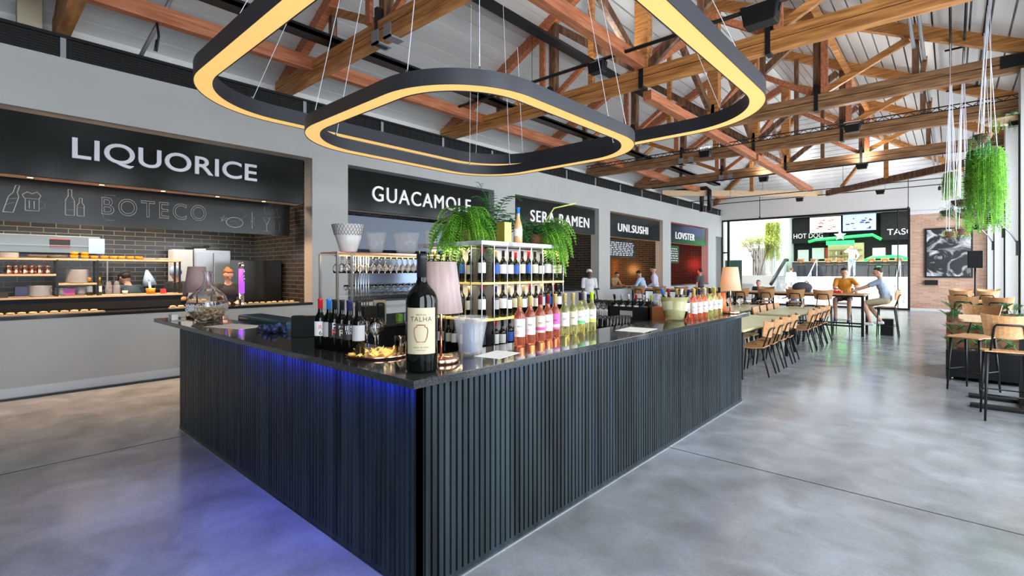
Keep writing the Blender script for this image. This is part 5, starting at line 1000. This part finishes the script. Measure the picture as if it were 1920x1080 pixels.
HP = [((.38, 10.4, 3.48), .17, 1.3, 150, 'big trailing plant with long bright green vines hanging by the windows', 'leaf', 5.9), ((0.0, 14.0, 3.72), .1, .62, 60, 'narrow trailing plant hanging left of the big trailing one', 'leaf', 6.0),
      ((.12, 12.2, 2.92), .14, .3, 12, 'coconut-fibre bowl plant hanging just left of the big vines', 'leafdark', 5.9), ((-.06, 13.0, 2.82), .12, .22, 12, 'small dark leafy hanging plant before the brick wall, leftmost', 'leafdark', 6.0),
      ((.14, 13.6, 2.82), .09, .55, 16, 'short hanging plant with a narrow green tail above the framed picture', 'leaf', 6.0), ((.42, 11.5, 2.75), .13, .4, 20, 'hanging plant with dark tail just below the big vines', 'leafdark', 5.9),
      ((.12, 12.6, 2.42), .12, .12, 10, 'straw-coloured air plant bowl hanging before the framed picture', 'straws', 5.9), ((-.02, 11.6, 2.32), .1, .1, 10, 'olive air plant bowl hanging lowest before the picture', 'leafyel', 5.9), ((.33, 9.6, 3.55), .1, .35, 14, 'spiky hanging plant just above the big trailing vines', 'leafdark', 5.8)]
for p, R, L, n, lab, lm, zt in HP:
    q = MB(); trailing(q, n, L, R, r1, 0, .042)
    if R > .11: fronds(q, 10, .14, .8, .03, r1, 6, c=(0, 0, 0))
    t = plant('hanging_plant', lab, 'hanging plant', p, [('foliage', q, lm)], None, 'hanging plants by the windows')
    q = MB(); q.lathe([(0, -.12), (R*.6, -.1), (R*.95, -.03), (R, 0), (R*.85, 0), (0, -.02)], n=14); obj('fibre_bowl', q, 'soil', t)
    zt2 = 5.62; rail = min((-.02, .16, .40), key=lambda v: abs(v-p[0]))
    for k in range(3): a = 2*PI*k/3+.3; q = MB(); q.tube([(R*.8*math.cos(a), R*.8*math.sin(a), 0), (rail-p[0], R*.8*math.sin(a), zt2-p[2])], .005, 4); obj('cord', q, 'string', t)
q = MB()
for x in (-.02, .16, .40): q.tube([(x, 0, 0), (x, 5.7, 0)], .018, 6)
for y in (.1, 2.9, 5.6): q.tube([(-.1, y, 0), (.5, y, 0)], .018, 6); q.tube([(.16, y, 0), (.16, y, .25)], .012, 5)
tag(obj('hanging_rail', q, 'steel_black', None, (0, 9.0, 5.62)), 'black rail grid under the roof from which the potted plants hang', 'rail')
q = MB(); trailing(q, 20, .25, .25, r1); fronds(q, 22, .35, 1, .05, r1, 8); t = plant('wall_planter', 'plants on a round-edged board high on a window pier', 'wall planter', (.72, 11.9, 4.2), [('foliage', q, 'leaf')]); q = MB(); q.lathe([(0, -.05), (.3, -.03), (.32, 0), (0, 0)], n=20); obj('board', q, 'shelfwood', t); q = MB(); q.box(.0, .45, -.08, .08, -.12, -.03); obj('bracket', q, 'steel_black', t)
# arm lamps on the window piers
for k, (y, z, d) in enumerate(((14.7, 2.95, .55), (18.2, 2.8, .75), (11.6, 2.5, .3))):
    t = thing('arm_lamp', 'black conical wall lamp on a jointed arm, %s' % ('nearest the straw tuft', 'farther along the windows', 'low at the right edge')[k], 'wall lamp', (RX-.34, y-.1, z-.5), 0, 'jointed wall lamps')
    q = MB(); q.box(-.03, .03, -.05, .05, -.12, .12); obj('wall_bracket', q, 'steel_black', t); q = MB(); q.tube([(0, 0, .05), (-.1, -.1, .25), (-.3, -d*.6, .5)], .012, 6); obj('arm', q, 'alu', t)
    q = MB(); q.lathe([(.03, .1), (.04, .06), (.13, -.06), (.122, -.06), (.0, .09)], (-.32, -d*.62, .48), 18); obj('lamp_shade', q, 'steel_black', t)
q = MB(); fronds(q, 26, .16, .3, .015, r1, 5, up=(-.2, 1.4)); tag(obj('straw_tuft', q, 'straws', None, (.66, 13.9, 3.05)), 'straw-coloured dried tuft hanging above the nearest wall lamp', 'dried plant')
# tiered planter on the right
t = thing('planter', 'tiered planter with a black metal front box and rusty back boxes on the right', 'planter', (.5, 9.87, 0))
q = MB(); q.box(-.57, .62, 0, .42, .05, .45); bevel(obj('front_box', q, 'steel_black', t), .006)
for k, (z0, z1, y0) in enumerate(((.05, .62, .43), (.05, .78, .82), (.05, .92, 1.2))): q = MB(); q.box(-.57, .62, y0, y0+.38, z0, z1); q.box(-.58, .63, y0-.01, y0+.02, z1-.02, z1+.01); obj('rusty_box', q, 'rust', t)
for sx in (-.5, .5):
    for sy in (.06, 1.5): q = MB(); q.tube([(sx-.012, sy, .026), (sx+.012, sy, .026)], .025, 10); obj('castor', q, 'chrome', t)
def zz():
    t = thing('potted_zz_plant', '', 'plant'); q = MB()
    for k in range(7):
        a = r1.uniform(0, 2*PI); p = Vector((.03*math.cos(a), .03*math.sin(a), 0)); d = Vector((math.cos(a)*.45, math.sin(a)*.45, 1)).normalized(); pts = [p.copy()]
        for j in range(11):
            d = (d+Vector((math.cos(a)*.05, math.sin(a)*.05, -.03))).normalized(); p = p+d*.028; pts.append(p.copy()); sd = d.cross(Vector((0, 0, 1))).normalized()
            if j > 2:
                for s_ in (1, -1): q.leaf(p, sd*s_+d*.9, .075, .034, 0, bend=.1)
        q.tube(pts, .005, 4)
    obj('foliage', q, 'leafdark', t); q = MB(); q.lathe([(0, -.05), (.06, -.05), (.07, 0), (0, 0)], n=12); obj('soil_ball', q, 'soil', t); return t
zp = pool(zz)
for r, (y, z, n) in enumerate(((10.08, .45, 5), (10.5, .63, 5), (10.88, .79, 5), (11.26, .93, 5))):
    for k in range(n): zp((.02+k*.72/(n-1)+r1.uniform(-.02, .02), y+r1.uniform(-.06, .06), z+.01), r1.uniform(0, 6), 'green leafy plant in the tiered planter, %s tier from the front, %s from the left' % (ORD[r], ORD[k]), 'leafy plants in the planter', r1.uniform(.55, .8))
# ---------------------------------------------------------------- courtyard beyond the glass
b = MB(); b.box(-30, 12, 28.4, 60, -.2, 0); struct('floor_courtyard', b, 'pavement')
b = MB()
for k in range(8): b.box(-7.6, 3, 28.6+k*.38, 32, k*.166, (k+1)*.166-.004)
b.box(-7.6, 3, 31.6, 40, 0, 1.33); struct('floor_terrace', b, 'pavement')
b = MB(); b.box(-7.6, 3, 31.56, 31.6, 1.2, 1.34); struct('trim_6', b, 'alu')
b = MB(); b.box(-8.4, 4, 36.0, 36.3, 1.33, 5.3); struct('wall_courtyard', b, 'slatback')
b = MB(); b.box(-8.4, 4, 34.6, 36.4, 5.05, 5.2); struct('ceiling_terrace', b, 'white')
b = MB(); b.box(-16, -7.6, 31.2, 31.6, 0, 7); b.box(-8.5, -7.65, 31.0, 36, 0, 7); struct('wall_courtyard_left', b, 'white')
b = MB()
for k in range(7): b.box(-8.75+k*.1, -8.71+k*.1, 30.95, 31.2, .3, 3.0)
struct('trim_7', b, 'wall')
t = thing('planter', 'long grey concrete planter before the white courtyard wall', 'planter', (-8.4, 29.8, 0)); q = MB(); q.box(-1.0, 1.15, -.4, .4, 0, 1.4); obj('planter_box', q, 'wall', t)
t = thing('tree', 'slender courtyard tree with sunny yellow-green leaves', 'tree', (-8.05, 29.8, 1.4)); q = MB(); r2 = random.Random(9); tips = []
def br(p, d, l, r, dep):
    e = p+d*l; q.tube([p, (p+e)/2+Vector((r2.uniform(-.03, .03), 0, 0)), e], [r, r*.85, r*.7], 5)
    if dep == 0: tips.append(e); return
    for k in range(3): br(e, (d+Vector((r2.uniform(-.6, .6), r2.uniform(-.6, .6), r2.uniform(.0, .5)))).normalized(), l*.72, r*.62, dep-1)
for k in range(3): br(Vector((.08*k-.1, 0, 0)), Vector((.18*(k-1), .05*k, 1)).normalized(), .8, .03, 3)
obj('trunk', q, 'timber2', t); q = MB()
for e in tips:
    for k in range(26): q.leaf(e+Vector((r2.gauss(0, .16), r2.gauss(0, .16), r2.gauss(0, .16))), (r2.uniform(-1, 1), r2.uniform(-1, 1), r2.uniform(-.5, .5)), .09, .05)
obj('foliage', q, 'leafyel', t)
q = MB(); r3 = random.Random(4); trailing(q, 60, 2.2, .35, r3, 0, .09); tag(obj('climbing_plant', q, 'leafyel', None, (-7.55, 30.7, 4.4)), 'climbing plant hanging down the corner of the white courtyard wall', 'climbing plant')
t = thing('building', 'white neighbouring building with tall windows far left beyond the glass', 'building', (-12.5, 36, 0)); q = MB(); q.box(-3.4, 1.5, 0, 3, 0, 9); obj('wall', q, 'white', t)
for k in range(2): q = MB(); q.box(-2.6+k*1.6, -1.4+k*1.6, -.05, .0, 2.6, 4.4); w_ = obj('window', q, 'porc', t); q = MB(); q.box(-2.5+k*1.6, -2.05+k*1.6, -.07, -.05, 2.7, 4.3); q.box(-1.95+k*1.6, -1.5+k*1.6, -.07, -.05, 2.7, 4.3); obj('pane', q, 'cl_dkgrey', w_)
quickbox('garden_gate', -9.6, -8.72, 28.9, 29.0, 0, 2.25, mat('dark_green_gate', (.02, .05, .035), .4), 'dark green gate panel behind the left glass panel', 'gate')
# stalls
def stall_sign(body, lab, x0, x1, z, h):
    t = thing('stall_sign', lab, 'sign', ((x0+x1)/2, 35.5, z-.35)); w = (x1-x0)/2; q = MB(); q.box(-w-.3, w+.3, 0, .5, -.1, 1.45); obj('sign_panel', q, 'slatback', t); text('lettering', body, x1-x0, h, 'letterlit', (0, -.02, .35), 'Y', .02, t)
stall_sign('HOT DOG', 'black stall sign reading HOT DOG on the far terrace', -7.55, -5.95, 3.86, .3); stall_sign('TASCA', 'black stall sign reading TASCA on the far right of the terrace', -2.78, -1.25, 3.88, .34)
for x0, x1, z0, z1, m, lab in ((-6.62, -4.95, 3.98, 4.98, 'screenw', 'lit menu screen with pale picture over the green stall, left one'), (-4.9, -3.24, 4.0, 5.02, 'screenb', 'lit blue and white screen over the green stall, right one')):
    t = thing('display_screen', lab, 'screen', ((x0+x1)/2, 35.2, z0)); w = (x1-x0)/2; q = MB(); q.box(-w, w, 0, .08, 0, z1-z0); obj('housing', q, 'steel_black', t); q = MB(); q.box(-.03, .03, .02, .06, z1-z0, 5.06-z0); obj('ceiling_bracket', q, 'steel_black', t); q = MB(); q.box(-w+.03, w-.03, -.006, 0, .03, z1-z0-.03); obj('picture', q, m, t)
    q = MB()
    for k in range(18): a, c = r2.uniform(-w+.1, w-.3), r2.uniform(.1, .75); q.box(a, a+r2.uniform(.05, .22), -.012, -.006, c, c+r2.uniform(.02, .08))
    obj('graphics', q, ('lab_red', 'cap_navy')[m == 'screenb'], t)
def neon(pts, lab, star=None):
    t = thing('neon_canopy', lab, 'neon light', pts[0]); P0 = Vector(pts[0]); q = MB(); q.tube([Vector(p)-P0 for p in pts], .085, 8); obj('glowing_tube', q, 'greenglow', t)
    for p in pts[1:3]: q = MB(); q.tube([Vector(p)-P0, Vector((p[0], 36.0 if p[2] > 3 else 33.9, p[2]))-P0], .03, 5); obj('bracket_arm', q, 'steel_black', t)
    if star:
        q = MB(); c = Vector(star)-P0; vs = [c+Vector(((.32 if k % 2 == 0 else .14)*math.sin(PI*k/5), -.05, (.32 if k % 2 == 0 else .14)*math.cos(PI*k/5))) for k in range(10)]; q.add(vs+[v+Vector((0, .06, 0)) for v in vs], [tuple(range(10)), tuple(range(10, 20))[::-1]]+[(k, 10+k, 10+(k+1) % 10, (k+1) % 10) for k in range(10)]); obj('star', q, 'letterlit', t)
        q = MB(); q.box(c.x-.7, c.x+.7, c.y-.02, c.y+.05, c.z-.55, c.z-.3); obj('green_plate', q, 'greenglow', t)
neon([(-6.6, 34.9, 3.45), (-6.2, 34.8, 3.56), (-3.4, 34.8, 3.72), (-3.0, 34.9, 3.45)], 'glowing green neon canopy edge with a star under the screens', (-4.95, 34.75, 3.75)); neon([(-3.6, 33.3, 2.22), (-3.25, 33.3, 2.4), (-2.1, 33.3, 2.42), (-1.75, 33.3, 2.28)], 'second green neon edge low over the right terrace counter')
light('neon_glow', 'AREA', (-4.8, 34.6, 3.4), 30, (.1, 1, .25), size=(3, .3))
q = MB(); q.lathe([(0, 0), (.16, 0), (.18, .25), (.1, .4), (.07, .5), (.09, .55), (0, .56)], n=14); tag(obj('green_sign_figure', q, 'greenglow', None, (-2.95, 33.05, 1.34)), 'small glowing green barrel-shaped light at the terrace counter', 'light')
t = thing('terrace_counter', 'dark terrace counter with a golden edge where stools stand', 'counter', (-4.4, 33.9, 1.33)); q = MB(); q.box(-2.9, 3.2, 0, .6, 0, .85); obj('counter_body', q, 'cl_dkgrey', t); q = MB(); q.box(-2.95, 3.25, -.08, .62, .85, .9); obj('counter_top', q, 'oaktop', t)
t = thing('stall_kitchen', 'lit stall interior with shelves below the green canopy', 'stall', (-4.8, 35.4, 1.33)); q = MB(); q.box(-.9, .9, .2, .5, .3, 2.0); obj('back_panel', q, 'shelfwood', t)
for z in (.9, 1.25, 1.6): q = MB(); q.box(-.85, .85, .0, .2, z, z+.03); obj('shelf', q, 'cream', t)
for k in range(12): q = MB(); q.lathe([(0, 0), (.05, 0), (.05, .16), (.02, .2), (.02, .25), (0, .25)], n=8); tag(obj('terrace_bottle', q, ('cap_gold', 'lab_white', 'oil')[k % 3], None, (-5.5+.25*(k % 6), 35.5, 2.26+.35*(k//6))), 'bottle on a shelf of the lit stall, %s shelf, %s from the left' % (('lower', 'upper')[k//6], ORD[k % 6]), 'bottle', 'bottles in the lit stall')
for x0, x1, z0, z1, m in ((-7.4, -6.8, 2.1, 3.0, 'lab_white'), (-6.6, -5.9, 2.4, 3.1, 'lab_white'), (-5.95, -5.7, 2.4, 3.1, 'lab_red'), (-3.5, -2.9, 2.5, 3.0, 'screenw'), (-2.6, -1.9, 2.45, 3.15, 'lab_white'), (-1.85, -1.1, 2.45, 3.15, 'lab_white')):
    quickbox('menu_poster', x0, x1, 35.9, 35.98, z0, z1, m, '%s menu poster, %s of its pair, on the dark terrace wall %s' % ({'lab_white': 'white', 'lab_red': 'reddish', 'screenw': 'lit'}[m], 'left' if x0 in (-7.4, -2.6, -3.5) else 'right', 'under HOT DOG' if x0 < -5 else 'under TASCA'), 'poster', group='menu posters on the terrace')
for k, x in enumerate((-6.7, -6.0, -5.3, -4.75, -3.3, -2.7, -2.1)): st((x, 33.45, 1.33), 0, 'oak stool at the terrace counter outside, %s from the left' % ORD[k], 'terrace stools', .9)
for k, x in enumerate((-7.15, -5.6, -3.9, -1.95)):
    t = thing('stair_handrail', 'brushed steel stair handrail outside, %s from the left' % ORD[k], 'handrail', (x, 28.6, 0), 0, 'stair handrails')
    q = MB(); q.tube([(0, 0, .95), (0, 3.0, 2.28), (0, 3.5, 2.28)], .035 if k else .09, 8); obj('rail', q, 'steel' if k else 'steel_black', t)
    for j, (y, z0, z1) in enumerate(((.1, .0, 1.0), (3.1, 1.33, 2.28), (1.55, .66, 1.6))): q = MB(); q.tube([(0, y, z0), (0, y, z1)], .025, 6); obj('post', q, 'steel', t)
person('man in a white shirt and grey trousers standing on the terrace, hand at his face', (-4.15, 33.0, 1.33), PI, 1.78, 0, shirt='cl_white', pants='cl_grey', hands=((-.25, .2, 1.0), (.08, .2, 1.5)), sleeve=1)
person('person in a bright white shirt walking up the courtyard steps', (-6.3, 29.0, .166), face(-.1, 1), 1.7, .25, shirt='cl_white', pants='cl_white', hair='hairred', sleeve=1)
